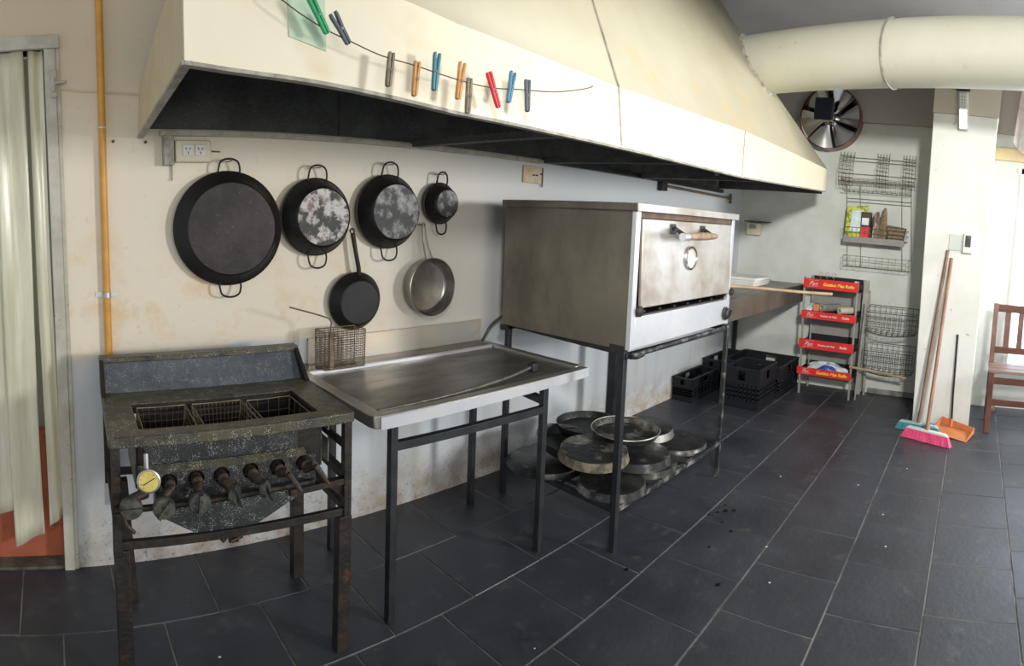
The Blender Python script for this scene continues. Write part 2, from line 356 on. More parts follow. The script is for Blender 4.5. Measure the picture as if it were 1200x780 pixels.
# window in the far wall right of the pillar
wn = struct(MB().box((XB+.09, -1.6, .42), (XB+.11, -.33, 2.42)).build('window_1', M['window_glow'], smooth=False))
f = MB()
for a, b in (((XB-.01, -.41, .40), (XB+.09, -.36, 2.44)), ((XB-.01, -1.6, 2.38), (XB+.09, -.33, 2.44)), ((XB-.01, -1.6, .40), (XB+.09, -.33, .46)), ((XB+.02, -.98, .42), (XB+.08, -.94, 2.42)), ((XB-.01, -1.62, .40), (XB+.09, -1.58, 2.44))): f.box(a, b)
f.build('window_frame', M['white_plastic'], wn, bevel=.004)
struct(MB().box((XB-.05, -1.8, 2.50), (XB, -.07, 2.62)).build('trim_4', mat('yellowed_lintel', (.58, .47, .26), (.50, .40, .22), .6, scale=6), smooth=False, bevel=.004))
# room beyond the doorway
b = MB(); b.box((-1.3, 2.95, -.02), (.9, 3.0, 2.9)); struct(b.build('wall_beyond', M['room_green'], smooth=False))
b = MB(); b.box((-1.3, 2.645, -.02), (.052, 2.70, .62)); struct(b.build('wall_beyond_dado', M['terracotta'], smooth=False))
b = MB(); b.box((-1.3, W, -.03), (DX, 2.65, .012)); struct(b.build('trim_5', mat('gritty_threshold', (.13, .12, .09), (.06, .055, .045), .8, scale=14, bump=.8), smooth=False, bevel=.004))
struct(MB().box((DX, W+T, 0), (.95, 2.96, 2.9)).build('wall_beyond_side', M['room_green'], smooth=False))
# door frame with latch plate
d = MB(); d.box((DX-.035, W-.02, 0), (DX+.012, W+T, DZ)); d.box((DX+.012, W-.012, 0), (DX+.03, W+.01, DZ+.03)); d.box((-1.3, W-.028, DZ), (DX+.03, W+T, DZ+.055))
dr = struct(d.build('door_1', M['frame_paint'], smooth=False, bevel=.003))
h = MB(); h.box((DX-.012, W-.032, 2.09), (DX+.014, W-.019, 2.20)); h.tube([(DX, W-.036, 2.17), (DX, W-.036, 2.11)], .009); h.tube([(DX, W-.036, 2.145), (DX+.055, W-.045, 2.15)], .006)
h.build('hinge_pin', M['frame_paint'], dr, bevel=.002)

# plastic strip curtain
def strip(x0, x1, z0, z1, y, k, tilt=0.):
    mb = MB(); nx, nz = 14, 30; vs = []
    for j in range(nz+1):
        for i in range(nx+1):
            t = i/nx; s_ = j/nz; z = z0+(z1-z0)*s_+tilt*(1-s_)*(t-.5)*2
            x = x0+(x1-x0)*t+.008*math.sin(s_*5+k)*(1-s_)
            vs.append((x, y+.007*math.sin(t*7+k+s_*2)+.007*math.sin(s_*9+k*2+t*3)*(1-s_), z))
    mb.add(vs, [(j*(nx+1)+i, j*(nx+1)+i+1, (j+1)*(nx+1)+i+1, (j+1)*(nx+1)+i) for j in range(nz) for i in range(nx)])
    return mb
cur = thing('strip_curtain', 'cloudy yellowed plastic strip curtain hanging in the doorway', 'curtain', (-.1, W+.07, .2))
for a in ((-.048, .015, .225, 2.288, W+.006, 1.), (-.20, -.066, .14, 2.288, W+.0, 3.), (-.36, -.17, .26, 2.288, W+.014, 5.)):
    o = strip(*a, tilt=.03).build('plastic_strip', M['plastic'], cur); sm = o.modifiers.new('thick', 'SOLIDIFY'); sm.thickness = .002
MB().tube([(-.6, W+.03, 2.270), (.018, W+.03, 2.270)], .008).build('curtain_rail', M['zinc'], cur)

# ------------------------------------------------------------------ extractor hood
hood = thing('extractor_hood', 'long cream painted extractor hood with sloping canopy over the cooking line', 'hood', (2.8, 2.0, 1.93))
FB = [(.352, 1.966), (.46, 1.955), (.54, 1.950), (.68, 1.944), (.82, 1.936), (1.0, 1.924), (1.18, 1.912), (1.6, 1.906), (2.02, 1.905), (2.7, 1.906), (3.37, 1.912), (4.4, 1.955), (5.36, 2.0)]
FT = [2.235, 2.225, 2.222, 2.215, 2.208, 2.195, 2.172, 2.152, 2.142, 2.16, 2.187, 2.195, 2.20]
yf = 1.45
# fascia: a thin folded sheet along the front
mb = MB(); n = len(FB); th = .012
vs = []
for (x, zb), zt in zip(FB, FT): vs += [(x, yf, zb), (x, yf, zt), (x, yf+th, zt), (x, yf+th, zb)]
fs = []
for i in range(n-1):
    a, b = 4*i, 4*i+4
    for k in range(4): fs.append((a+k, a+(k+1) % 4, b+(k+1) % 4, b+k))
fs += [(0, 1, 2, 3), tuple(4*(n-1)+k for k in (3, 2, 1, 0))]
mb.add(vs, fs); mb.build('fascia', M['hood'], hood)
# end panels (left leans in above the fold like the hip)
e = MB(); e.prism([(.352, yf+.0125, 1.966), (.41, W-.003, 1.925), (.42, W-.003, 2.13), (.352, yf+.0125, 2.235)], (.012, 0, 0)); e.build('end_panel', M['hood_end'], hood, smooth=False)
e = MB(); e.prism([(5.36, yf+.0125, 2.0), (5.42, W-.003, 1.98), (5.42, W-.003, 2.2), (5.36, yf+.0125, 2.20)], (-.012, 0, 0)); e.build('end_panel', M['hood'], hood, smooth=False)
# canopy: front slope and two hips up to the ceiling
top = 3.4
cv = []
A = [(x, yf, zt) for (x, _), zt in zip(FB, FT)]
tx = [.87, .95, 1.0, 1.1, 1.2, 1.32, 1.45, 1.7, 2.0, 2.6, 3.1, 3.8, 4.33]
mid = []
for i, (x, y, z) in enumerate(A):
    t = (2.75-2.19)/(top-2.19); mx = x+(tx[i]-x)*t
    if i == n-1: mx = 4.68
    mid.append((mx, 1.45+.71/.42**1*0+(2.75-2.19)/1.69, 2.75))
B = [(q, 1.45+(top-2.19)/1.69, top) for q in tx]
cv = A+mid+B; fs = []
for r in range(2):
    for i in range(n-1): a = r*n+i; fs.append((a, a+1, a+1+n, a+n))
base = len(cv)
cv += [(.42, W-.003, 2.13), (.64, W-.003, 2.75), (.90, W-.003, top), (5.42, W-.003, 2.2), (4.75, W-.003, 2.75), (4.36, W-.003, top)]
fs += [(0, n, base+1, base), (n, 2*n, base+2, base+1), (n-1, base+3, base+4, 2*n-1), (2*n-1, base+4, base+5, 3*n-1)]
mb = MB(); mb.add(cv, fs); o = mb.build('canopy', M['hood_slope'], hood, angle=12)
o.modifiers.new('thick', 'SOLIDIFY').thickness = .006
# rolled lower lip, seams, dark liner, cross bars
lip = MB()
for i in range(n-1):
    a, b = FB[i], FB[i+1]; lip.bar((a[0], yf+.012, a[1]-.004), (b[0], yf+.012, b[1]-.004), .03, .010)
lip.bar((.358, yf, 1.962), (.416, W-.01, 1.921), .025, .01)
lip.build('lip', M['hood_edge'], hood)
sm = MB()
sm.bar((2.075, yf-.002, 1.91), (2.03, yf-.002, 2.145), .006, .004, up=(0, 1, 0))
MB().box((3.367, yf-.004, 1.915), (3.373, yf, 2.187)).build('seam', M['hood_edge'], hood)
sm.bar((2.03, yf-.003, 2.145), (2.15, 1.45+(top-2.19)/1.69*.5-.012, 2.79), .006, .004)
sm.build('seam', M['hood_edge'], hood)
ln = MB(); ln.hexa([(.45, W-.02, 1.955), (5.35, W-.02, 1.955), (5.35, W-.008, 1.955), (.45, W-.008, 1.955), (.85, W-.02, 2.85), (4.6, W-.02, 2.85), (4.6, W-.008, 2.85), (.85, W-.008, 2.85)]); ln.box((1.355, W-.03, 1.955), (1.375, W-.018, 2.6))
ln.box((5.335, yf+.03, 1.97), (5.345, W-.02, 2.2))
ln.add([(.40, yf+.03, 1.985), (5.3, yf+.03, 2.0), (4.2, 2.15, 3.1), (1.2, 2.15, 3.1)], [(0, 1, 2, 3)])
ln.add([(.39, yf+.03, 1.985), (.44, W-.02, 1.95), (1.0, W-.02, 2.75), (1.0, 1.9, 2.75)], [(0, 1, 2, 3)])
ln.build('liner', M['soot'], hood, smooth=False)
for x0, x1, zf in ((1.80, 1.80, 1.912), (2.80, 2.78, 1.914), (3.9, 3.88, 1.93)):
    MB().bar((x0, W-.03, 1.945), (x1, yf+.01, zf+.012), .05, .03).build('crossbar', M['soot'], hood, smooth=False)
r = MB(); r.box((.50, W-.035, 1.925), (2.78, W-.006, 1.948)); r.build('wall_rail', mat('dull_white_rail', (.55, .52, .42), (.40, .37, .28), .5, scale=20), hood, smooth=False, bevel=.003)
r = MB(); r.box((2.78, W-.05, 1.93), (5.4, W-.006, 1.965)); r.box((4.2, W-.055, 1.86), (4.28, W-.01, 1.93)); r.build('rear_rail', M['dark_frame'], hood, smooth=False, bevel=.002)
MB().hexa([(.628, yf-.004, 2.045), (.735, yf-.004, 2.02), (.735, yf, 2.02), (.628, yf, 2.045), (.62, yf-.004, 2.17), (.73, yf-.004, 2.15), (.73, yf, 2.15), (.62, yf, 2.17)]).build('film_patch', M['pale_green'], hood, smooth=False)

# pegs on a slack wire
wire = [(.55, 1.44, 2.13), (.577, 1.40, 2.119), (.631, 1.395, 2.089), (.703, 1.39, 2.057), (.778, 1.39, 2.037), (.872, 1.39, 2.015), (.985, 1.385, 2.004), (1.077, 1.385, 1.994), (1.192, 1.385, 1.987), (1.29, 1.385, 1.99), (1.393, 1.385, 2.004), (1.559, 1.39, 2.026), (1.70, 1.40, 2.06), (1.80, 1.42, 2.09), (1.86, 1.449, 2.112)]
w2 = []
for i in range(len(wire)-1):
    p0, p1, p2, p3 = [V(wire[max(0, min(len(wire)-1, i+k))]) for k in (-1, 0, 1, 2)]
    for t in (0, .33, .66):
        w2.append(.5*((2*p1)+(p2-p0)*t+(2*p0-5*p1+4*p2-p3)*t*t+(3*p1-p0-3*p2+p3)*t**3))
w2.append(V(wire[-1]))
tag(MB().tube(w2, .0018, 6).build('hanging_wire', M['dark_wire'], origin=wire[7]), 'thin slack wire strung across the front of the cream hood, carrying pegs', 'wire')
def wire_at(x):
    for a, b in zip(w2, w2[1:]):
        if a.x <= x <= b.x: t = (x-a.x)/(b.x-a.x); return a.lerp(b, t)
    return w2[-1]
def peg(x, z0, x1, z1, m, label, spread=.0, wood=False):
    """from top point (x,z0) to bottom (x1,z1) on the wire"""
    p = V((x, 1.388, z0)); q = V((x1, 1.388, z1)); c = (p+q)/2; d = (q-p).normalized(); L = (q-p).length
    t = thing('clothes_peg', label, 'peg', c, 'clothes pegs on the hood wire')
    sx = d.cross(V((0, 1, 0))).normalized()
    for s_ in (-1, 1):
        mb = MB(); gap = .0045
        # a leg seen from the side: flared at the handles, narrow at the jaws
        pts = [p+sx*s_*(.008+spread*.6), p+sx*s_*(.003+spread*.6), c+sx*s_*.001, q+sx*s_*.0012, q+sx*s_*.0075-d*.004, q+sx*s_*.0085-d*.02, c+sx*s_*.009, p+sx*s_*(.0095+spread*.6)+d*.01]
        mb.prism([k-V((0, .006, 0)) for k in pts], (0, .012, 0))
        mb.build('peg_leg', m, t, bevel=.0012)
    MB().tube([c-V((0, .0075, 0))+sx*.004, c-V((0, .0085, 0))-sx*.004], .0022, 6).lathe([(.002, -.009), (.0045, -.007), (.0045, .007), (.002, .009)], c, (0, 1, 0), 10).build('spring', M['zinc'], t)
    return t
peg(.655, 2.135, .708, 2.045, M['peg_green'], 'translucent green plastic clothes peg, first from the left on the wire', .002)
peg(.722, 2.10, .771, 2.028, M['peg_slate'], 'slate grey clothes peg leaning on the wire right beside the green one', .005)
peg(.903, 2.028, .893, 1.935, M['peg_grey'], 'weathered brown wooden peg hanging third from the left on the wire', .0)
peg(.989, 2.018, .980, 1.920, M['peg_tan'], 'pale orange wooden clothes peg hanging alone left of the dark teal one', .001)
peg(1.058, 2.053, 1.050, 1.945, M['peg_teal'], 'dark teal clothes peg between the two tan wooden pegs', .004)
peg(1.153, 2.043, 1.138, 1.933, M['peg_tan'], 'tan wooden peg with open legs right of the dark teal peg', .005)
peg(1.182, 2.003, 1.178, 1.897, M['peg_grey'], 'greyed wooden peg hanging lowest, just behind the open tan peg', .0)
peg(1.258, 2.034, 1.306, 1.932, M['peg_red'], 'bright red clothes peg tilted on the wire', .002)
peg(1.364, 2.055, 1.347, 1.954, M['peg_blue'], 'blue clothes peg hanging between the red and the near black one', .005)
peg(1.431, 2.043, 1.437, 1.939, M['peg_slate'], 'near black clothes peg, last on the right of the wire', .004)

# duct and joint
dct = thing('exhaust_duct', 'large round cream exhaust duct running from the hood across the room', 'duct', (4.2, .6, 2.9))
A0, A1 = V((4.58, 2.18, 2.91)), V((3.62, -1.65, 2.915)); R_ = .232
dd = (A1-A0).normalized(); ln_ = (A1-A0).length
j1 = 1.50
MB().lathe([(R_, 0), (R_, j1-.02), (R_+.006, j1), (R_+.006, j1+.04)], A0, dd, 56).build('duct_section', M['duct'], dct)
MB().lathe([(R_+.001, j1+.02), (R_+.004, ln_), (R_-.01, ln_)], A0, dd, 56).build('duct_section', M['duct'], dct)
sr = MB(); sr.lathe([(R_+.004, j1-.012), (R_+.012, j1-.006), (R_+.012, j1+.004), (R_+.004, j1+.01)], A0, dd, 56); sr.build('joint_seam', M['hood_edge'], dct)
# sealant ring where the duct meets the slope
pts = []
pn = V((0, -1.69, 1)).normalized(); p0 = V((0, 1.45, 2.19))
a = dd.cross(V((0, 0, 1))).normalized(); b2 = dd.cross(a)
for j in range(60):
    t = 2*PI*j/60; q = A0+(a*math.cos(t)+b2*math.sin(t))*(R_+.004)
    k = (p0-q).dot(pn)/dd.dot(pn); pts.append(q+dd*(k+random.uniform(-.006, .01)))
MB().tube(pts, [random.uniform(.012, .024) for _ in pts], 7, closed=True).build('sealant_bead', M['sealant'], dct)

# fan behind the duct
fc = V((5.86, 1.60, 2.775))
fan = thing('wall_fan', 'round metal extractor fan with polished blades, half hidden by the hood and duct', 'fan', fc)
MB().lathe([(.304, .0), (.310, -.02), (.316, -.02), (.318, .14), (.310, .14), (.304, .02)], fc, (1, 0, 0), 48, closed=True).build('outer_ring', M['fan_red'], fan)
MB().lathe([(.0, .135), (.315, .135), (.315, .14), (.0, .14)], fc, (1, 0, 0), 40).build('pale_backing', M['steel_pale'], fan)  # pale disc added in place of the bright light coming through the fan
for k in range(6):
    a0 = 2*PI*k/6+.3; mb = MB(); nr, na = 6, 8; vs = []
    for i in range(nr+1):
        rr = .05+.252*i/nr
        for j in range(na+1):
            an = a0+(j/na)*1.0*(1.08-.1*i/nr)
            vs.append(fc+V((.065-.075*(j/na)*(.4+.6*i/nr)-.02*math.sin(PI*j/na), math.cos(an)*rr, math.sin(an)*rr)))
    mb.add(vs, [(i*(na+1)+j, i*(na+1)+j+1, (i+1)*(na+1)+j+1, (i+1)*(na+1)+j) for i in range(nr) for j in range(na)])
    mb.build('blade', M['chrome'], fan)
MB().lathe([(.0, -.04), (.05, -.035), (.075, 0), (.08, .06), (.0, .06)], fc, (1, 0, 0), 28).build('hub', M['chrome'], fan)
g = MB(); g.obox(fc+V((-.045, .06, .08)), (1, 0, 0), (0, 1, 0), (0, 0, 1), .03, .2, .22); g.build('motor_box', M['navy'], fan, bevel=.02)

# ------------------------------------------------------------------ pipes, sockets, cables on the cooking wall
gp = thing('gas_pipe', 'vertical ochre painted gas pipe on the wall left of the fryer', 'pipe', (.25, 2.53, 0))
MB().tube([(.262, 2.53, 3.4), (.255, 2.53, 2.3), (.251, 2.53, 1.7), (.25, 2.53, .3)], .0155, 14).build('pipe', M['ochre'], gp)
c = MB(); c.box((.203, W-.006, 1.24), (.30, W, 1.262)); c.lathe([(.0155, -.011), (.019, -.011), (.019, .011), (.0155, .011)], (.25, 2.53, 1.251), (0, 0, 1), 16, closed=True)
c.build('clamp', M['zinc'], gp)
MB().lathe([(.0155, -.004), (.0175, -.004), (.0175, .004), (.0155, .004)], (.251, 2.53, 1.96), (0, 0, 1), 14, closed=True).build('joint_band', M['cream_plastic'], gp)
tag(MB().tube([(.06, W-.006, 2.135), (.15, W-.005, 2.117), (.24, W-.006, 2.112), (.33, W-.006, 2.105), (.41, W-.006, 2.10)], .0045, 6).build('wall_cable', M['cream_plastic'], origin=(.2, W, 2.12)), 'thin grimy painted-over cable running from the door frame to the hood', 'cable')
so = thing('power_socket', 'cream double power socket box on the wall above the largest pan', 'socket', (.64, W, 1.855))
MB().box((.562, W-.045, 1.812), (.722, W, 1.906)).build('housing', M['cream_plastic'], so, bevel=.006)
for x in (.617, .672):
    fp = MB(); fp.box((x-.024, W-.050, 1.838), (x+.024, W-.044, 1.886)); k = fp.build('outlet', M['white_plastic'], so, bevel=.002)
    s_ = MB()
    for a_, cx, cz in ((.6, -.009, .006), (-.6, .009, .006), (0, 0, -.012)):
        s_.obox((x+cx, W-.0505, 1.862+cz), (math.cos(a_+PI/2), 0, math.sin(a_+PI/2)), (0, 1, 0), (-math.sin(a_+PI/2), 0, math.cos(a_+PI/2)), .011, .003, .003)
    s_.build('socket_slots', M['black'], k, smooth=False)
MB().tube([(.722, W-.02, 1.862), (.75, W-.02, 1.86), (.77, W-.012, 1.86)], .003, 6).build('lead', M['rust_wire'], so)
tag(MB().box((.512, W-.05, 1.80), (.556, W, 1.925)).tube([(.552, W-.01, 1.81), (.552, W-.01, 1.745), (.548, W-.02, 1.735)], .004, 6).build('conduit', M['hood_edge'], bevel=.003, origin=(.53, W, 1.8)), 'short grimy metal conduit under the hood left of the socket box', 'conduit')
nl = MB()
for x, z in ((.30, 1.905), (.44, 1.90)):
    tag(MB().tube([(x, W, z), (x, W-.012, z+.001)], .006, 8).build('wall_plug', M['dark_wire'], origin=(x, W, z)), 'small dark screw plug in the bare wall between the gas pipe and socket', 'screw', 'wall plugs by the gas pipe')
jb = thing('junction_box', 'yellowed junction box with short rusty wires on wall above the oven', 'box', (2.72, W, 1.87))
MB().box((2.62, W-.012, 1.80), (2.79, W, 1.905)).build('housing', mat('yellowed_plate', (.60, .44, .24), (.66, .58, .44), .5, scale=14), jb, bevel=.003)
k = MB(); 
for x, a_ in ((2.70, 1.85), (2.73, 1.85), (2.77, 1.86)): k.tube([(x, W-.014, a_), (x+.01, W-.02, a_)], .005, 6)
k.tube([(2.79, W-.015, 1.9), (2.79, W-.015, 1.78)], .005, 6); k.build('wires', M['rust_wire'], jb)
pp = thing('rusty_pipe', 'thin rusty pipe running along the wall under the hood behind the oven', 'pipe', (5, W-.03, 1.9))
MB().tube([(4.3, W-.03, 1.905), (4.8, W-.03, 1.90), (5.6, W-.03, 1.895)], .011, 8).build('pipe', M['rust_wire'], pp)
MB().lathe([(.011, -.02), (.02, -.02), (.02, .02), (.011, .02)], (5.6, W-.03, 1.895), (1, 0, 0), 10, closed=True).tube([(5.62, W-.03, 1.94), (5.62, W-.03, 1.84)], .014, 8).build('elbow', M['rust_wire'], pp)
mt = thing('control_box', 'small pale control box with dark window under a ledge on far wall', 'box', (XB-.04, 2.36, 1.6))
MB().box((XB-.07, 2.30, 1.535), (XB-.001, 2.45, 1.66)).build('housing', M['cream_plastic'], mt, bevel=.004)
MB().box((XB-.074, 2.34, 1.60), (XB-.068, 2.42, 1.645)).build('display', M['rack_grey'], mt, bevel=.002)
MB().box((XB-.10, 2.20, 1.672), (XB-.001, 2.47, 1.682)).build('ledge', M['grey_frame'], mt, bevel=.001)

# ------------------------------------------------------------------ pans hung on the wall
def loop(c, r, w, h, up, mb, th=.0045):
    """wire loop handle starting at the rim; c rim point, up=+1/-1"""
    c = V(c); P = []
    prof = [(-w, 0, 0), (-w*.98, .02, h*.35), (-w*.8, .028, h*.8), (-w*.3, .03, h), (w*.3, .03, h), (w*.8, .028, h*.8), (w*.98, .02, h*.35), (w, 0, 0)]
    Q = [V((a, -b*.35, d*up)) for a, b, d in prof]
    for i in range(len(Q)-1):
        p0, p1, p2, p3 = [Q[max(0, min(len(Q)-1, i+k))] for k in (-1, 0, 1, 2)]
        for t in (0, .25, .5, .75): P.append(c+.5*((2*p1)+(p2-p0)*t+(2*p0-5*p1+4*p2-p3)*t*t+(3*p1-p0-3*p2+p3)*t**3))
    P.append(c+Q[-1]); mb.tube(P, th, 8)
def hung_pan(name, label, x, z, R, rb, depth, mbase, handle, yw=W-.035, hh=.05, hw=.05, lean=0.):
    t = thing(name, label, 'pan', (x, yw, z))
    c = V((x, yw, z)); ax = (0, -1, lean)
    th = .004
    prof = [(R+.004, -.002), (R+.005, .004), (R, .006), (rb+.008, depth-.012), (rb, depth-.002), (rb-.006, depth)]
    mb = MB(); mb.lathe(prof+[(rb-.006, depth-th), (rb+.002, depth-.016), (R-th, .004), (R-.001, -.002)], c, ax, 64, closed=True); mb.build('pan_wall', M['pan_black'], t)
    MB().lathe([(.0, depth+.0005), (rb-.004, depth+.0005), (rb-.004, depth-th-.001), (.0, depth-th-.001)], c, ax, 64).build('pan_base', mbase, t)
    for up in (1, -1):
        mb = MB(); loop((x, yw-.012, z+up*(R-.008)), R, hw, hh+.01, up, mb); mb.build('handle', M['black_iron'], t)
    tag(MB().tube([(x+.004, W, z+R+hh-.006), (x+.004, yw-.04, z+R+hh-.008), (x+.004, yw-.045, z+R+hh+.006)], .0025, 6).build('wall_hook', M['rust_wire'], origin=(x, W, z+R+hh)), 'bent nail in the wall holding the '+handle, 'hook', None)
    return t
hung_pan('paella_pan', 'largest black iron pan, base outward, hanging leftmost on the wall', .799, 1.522, .249, .203, .055, M['pan_base'], 'largest black iron pan at the left', hw=.05, hh=.052)
hung_pan('casserole_pan', 'black pan with white-flecked scorched base, second from left on the wall', 1.230, 1.570, .178, .134, .085, M['pan_base_burnt'], 'pan with white-flecked scorched base', hw=.048, hh=.058)
hung_pan('casserole_pan', 'black pan with grey scorched base, hanging third from left on the wall', 1.632, 1.598, .181, .137, .085, M['pan_base_dark'], 'grey-based black pan third from left', hw=.048, hh=.060)
hung_pan('casserole_pan', 'smallest black two-handled pan, hanging rightmost in the upper row', 1.962, 1.648, .106, .074, .07, M['pan_base_dark'], 'smallest two-handled black pan', hw=.035, hh=.055)
# frying pan
fp = thing('frying_pan', 'black long-handled frying pan hanging base outward above the wire basket', 'pan', (1.455, W-.03, 1.155))
c = V((1.452, W-.03, 1.155))
MB().lathe([(.142, -.002), (.146, .0), (.142, .006), (.112, .045), (.105, .050), (.10, .050), (.10, .046), (.108, .042), (.138, .003)], c, (0, -1, -.05), 56, closed=True).build('pan_wall', M['pan_black'], fp)
MB().lathe([(0, .0505), (.104, .0505), (.104, .045), (0, .045)], c, (0, -1, -.05), 56).build('pan_base', mat('smooth_black_base', (.010, .012, .012), (.020, .022, .022), .45, metal=.2, scale=6), fp)
hm = MB(); hm.tube([(1.462, W-.045, 1.285), (1.455, W-.055, 1.32), (1.44, W-.05, 1.40), (1.425, W-.045, 1.49)], [.012, .011, .0105, .012], 10)
hm.tube([V((1.422, W-.045, 1.502))+V((math.cos(t)*.012, 0, math.sin(t)*.012)) for t in [2*PI*i/14 for i in range(14)]], .004, 6, closed=True)
hm.build('handle', M['black_iron'], fp)
tag(MB().tube([(1.422, W, 1.505), (1.422, W-.06, 1.505), (1.422, W-.063, 1.515)], .0035, 6).build('wall_hook', M['chrome'], origin=(1.422, W, 1.505)), 'shiny nail in the wall holding the long-handled black frying pan', 'hook')
# saute pan, inside outward
sp = thing('saute_pan', 'dull stainless saute pan hanging with its inside outward, above the steel table', 'pan', (1.905, W-.08, 1.205))
c = V((1.89, W-.012, 1.205))
MB().lathe([(0, .004), (.127, .004), (.138, .010), (.144, .022), (.147, .072), (.150, .076), (.154, .074), (.150, .07), (.148, .02), (.140, .003), (.127, -.001), (0, -.001)], c, (.04, -1, .02), 64).build('pan_body', M['pan_steel'], sp)
hm = MB()
for s_ in (-1, 1): hm.tube([(1.875+s_*.02, W-.075, 1.355), (1.868+s_*.018, W-.07, 1.38), (1.856+s_*.013, W-.055, 1.45), (1.848+s_*.008, W-.05, 1.535)], .0045, 7)
hm.tube(arc((1.848, W-.05, 1.535), .008, 0, PI, 8, (1, 0, 0), (0, 0, 1)), .0045, 7)
hm.build('handle', M['pan_steel'], sp)
tag(MB().tube([(1.847, W, 1.534), (1.847, W-.06, 1.532)], .003, 6).build('wall_hook', M['rust_wire'], origin=(1.847, W, 1.534)), 'nail in the wall holding the stainless saute pan', 'hook')

# ------------------------------------------------------------------ fryer, turned a little from the wall
ox, oy = .168, 1.785
ux = V((.9988, -.049, 0)); uy = V((.049, .9988, 0))
FM = Matrix(((ux.x, uy.x, 0, ox), (ux.y, uy.y, 0, oy), (0, 0, 1, 0), (0, 0, 0, 1)))
def F(mb): return mb.xf(FM)
fr = thing('deep_fryer', 'black speckled enamel gas deep fryer with round valve knobs, left of the table', 'fryer', (.58, 2.05, 0))
FW, FD, FZ = .835, .60, .90
# deck with the well cut out
wx0, wx1, wy0, wy1 = .10, .725, .062, .325
m = MB(); m.box((0, 0, FZ-.012), (FW, wy0, FZ)); m.box((0, wy1, FZ-.012), (FW, FD, FZ)); m.box((0, wy0, FZ-.012), (wx0, wy1, FZ)); m.box((wx1, wy0, FZ-.012), (FW, wy1, FZ))
F(m).build('deck', M['enamel_deck'], fr, smooth=False)
m = MB(); m.box((0, -.004, FZ-.036), (FW, .012, FZ+.001)); m.box((-.004, 0, FZ-.036), (.010, FD, FZ+.001)); m.box((FW-.010, 0, FZ-.036), (FW+.004, FD, FZ+.001))
F(m).build('deck_lip', M['enamel_deck'], fr, bevel=.005)
m = MB(); t_ = .006
m.box((wx0-t_, wy0-t_*.5, .70), (wx0, wy1+t_, FZ-.004)); m.box((wx1, wy0-t_, .70), (wx1+t_, wy1+t_, FZ-.004)); m.box((wx0, wy0-t_, .70), (wx1, wy0, FZ-.004)); m.box((wx0, wy1, .70), (wx1, wy1+t_, FZ-.004)); m.box((wx0, wy0, .70), (wx1, wy1, .71))
m.box((wx0, wy1-.015, FZ-.035), (wx1, wy1, FZ-.03))
F(m).build('oil_well', M['well'], fr, smooth=False)
# splash back: upright grey panel, dark cap and triangular cheeks
m = MB(); m.hexa([(0, .47, FZ), (FW, .47, FZ), (FW, FD-.002, FZ), (0, FD-.002, FZ), (0, .555, 1.0), (FW, .555, 1.0), (FW, FD-.002, 1.0), (0, FD-.002, 1.0)])
F(m).build('splashback', M['enamel_panel'], fr, smooth=False)
m = MB(); m.box((-.006, .545, 1.0), (FW+.006, FD+.004, 1.022)); 
F(m).build('splashback_cap', M['enamel_deck'], fr, bevel=.004)
for x in (-.004, FW-.012):
    m = MB(); m.prism([(x, .41, FZ), (x, FD, FZ), (x, FD, 1.018), (x, .55, 1.018)], (.016, 0, 0)); F(m).build('splash_cheek', M['black_iron'], fr, smooth=False)
# body front: apron, folded shoulder, hopper belly
ya = .052
m = MB()
m.prism([(.115, ya, FZ-.012), (.115, ya, .775), (.645, ya, .775), (.645, ya, FZ-.012)], (0, .004, 0))
m.box((.085, ya+.01, .70), (.09, .34, FZ-.012)); m.box((.735, ya+.01, .70), (.74, .34, FZ-.012))
F(m).build('tank', M['enamel'], fr, smooth=False)
m = MB()
top_ = [(.09, ya-.008, .785), (.665, ya-.008, .785), (.665, ya-.03, .765), (.09, ya-.03, .765)]
m.add(top_+[(.09, ya-.008, .765), (.665, ya-.008, .765)], [(0, 1, 2, 3), (3, 2, 5, 4), (0, 3, 4), (1, 5, 2), (0, 4, 5, 1)])
F(m).build('shoulder_fold', M['enamel_deck'], fr, smooth=False)
holes = [(.105, .722), (.19, .732), (.28, .735), (.365, .736), (.465, .738), (.56, .738), (.655, .738)]
# valve panel with real round holes: grid of ring sectors
def holed_panel(mb, pts, x0, x1, z0, z1, y, r):
    xs = [x0]+[(a[0]+b[0])/2 for a, b in zip(pts, pts[1:])]+[x1]
    for i, (hx, hz) in enumerate(pts):
        a, b = xs[i], xs[i+1]; nseg = 24; ring = []; out = []
        for k in range(nseg):
            t = 2*PI*k/nseg; dx, dz = math.cos(t), math.sin(t)
            ring.append((hx+dx*r, y, hz+dz*r))
            s_ = min(((b-hx)/dx if dx > 1e-6 else (a-hx)/dx if dx < -1e-6 else 9), ((z1-hz)/dz if dz > 1e-6 else (z0-hz)/dz if dz < -1e-6 else 9))
            out.append((hx+dx*s_, y, hz+dz*s_))
        cr = {}
        mb.add(ring+out, [(k, (k+1) % nseg, nseg+(k+1) % nseg, nseg+k) for k in range(nseg)])
        # corner fills
        for cx, cz in ((a, z0), (b, z0), (b, z1), (a, z1)):
            best = sorted(range(nseg), key=lambda k: (out[k][0]-cx)**2+(out[k][2]-cz)**2)
            k0 = best[0]
            nb = [(k0+1) % nseg, (k0-1) % nseg]
            for q in nb:
                p1, p2 = out[k0], out[q]
                if abs(p1[0]-p2[0]) > 1e-6 and abs(p1[2]-p2[2]) > 1e-6: mb.add([p1, p2, (cx, y, cz)], [(0, 1, 2)])
m = MB(); holed_panel(m, holes[1:], .145, .70, .695, .765, ya-.028, .028)
o = F(m).build('valve_panel', M['enamel'], fr, smooth=False); o.modifiers.new('t', 'SOLIDIFY').thickness = .003
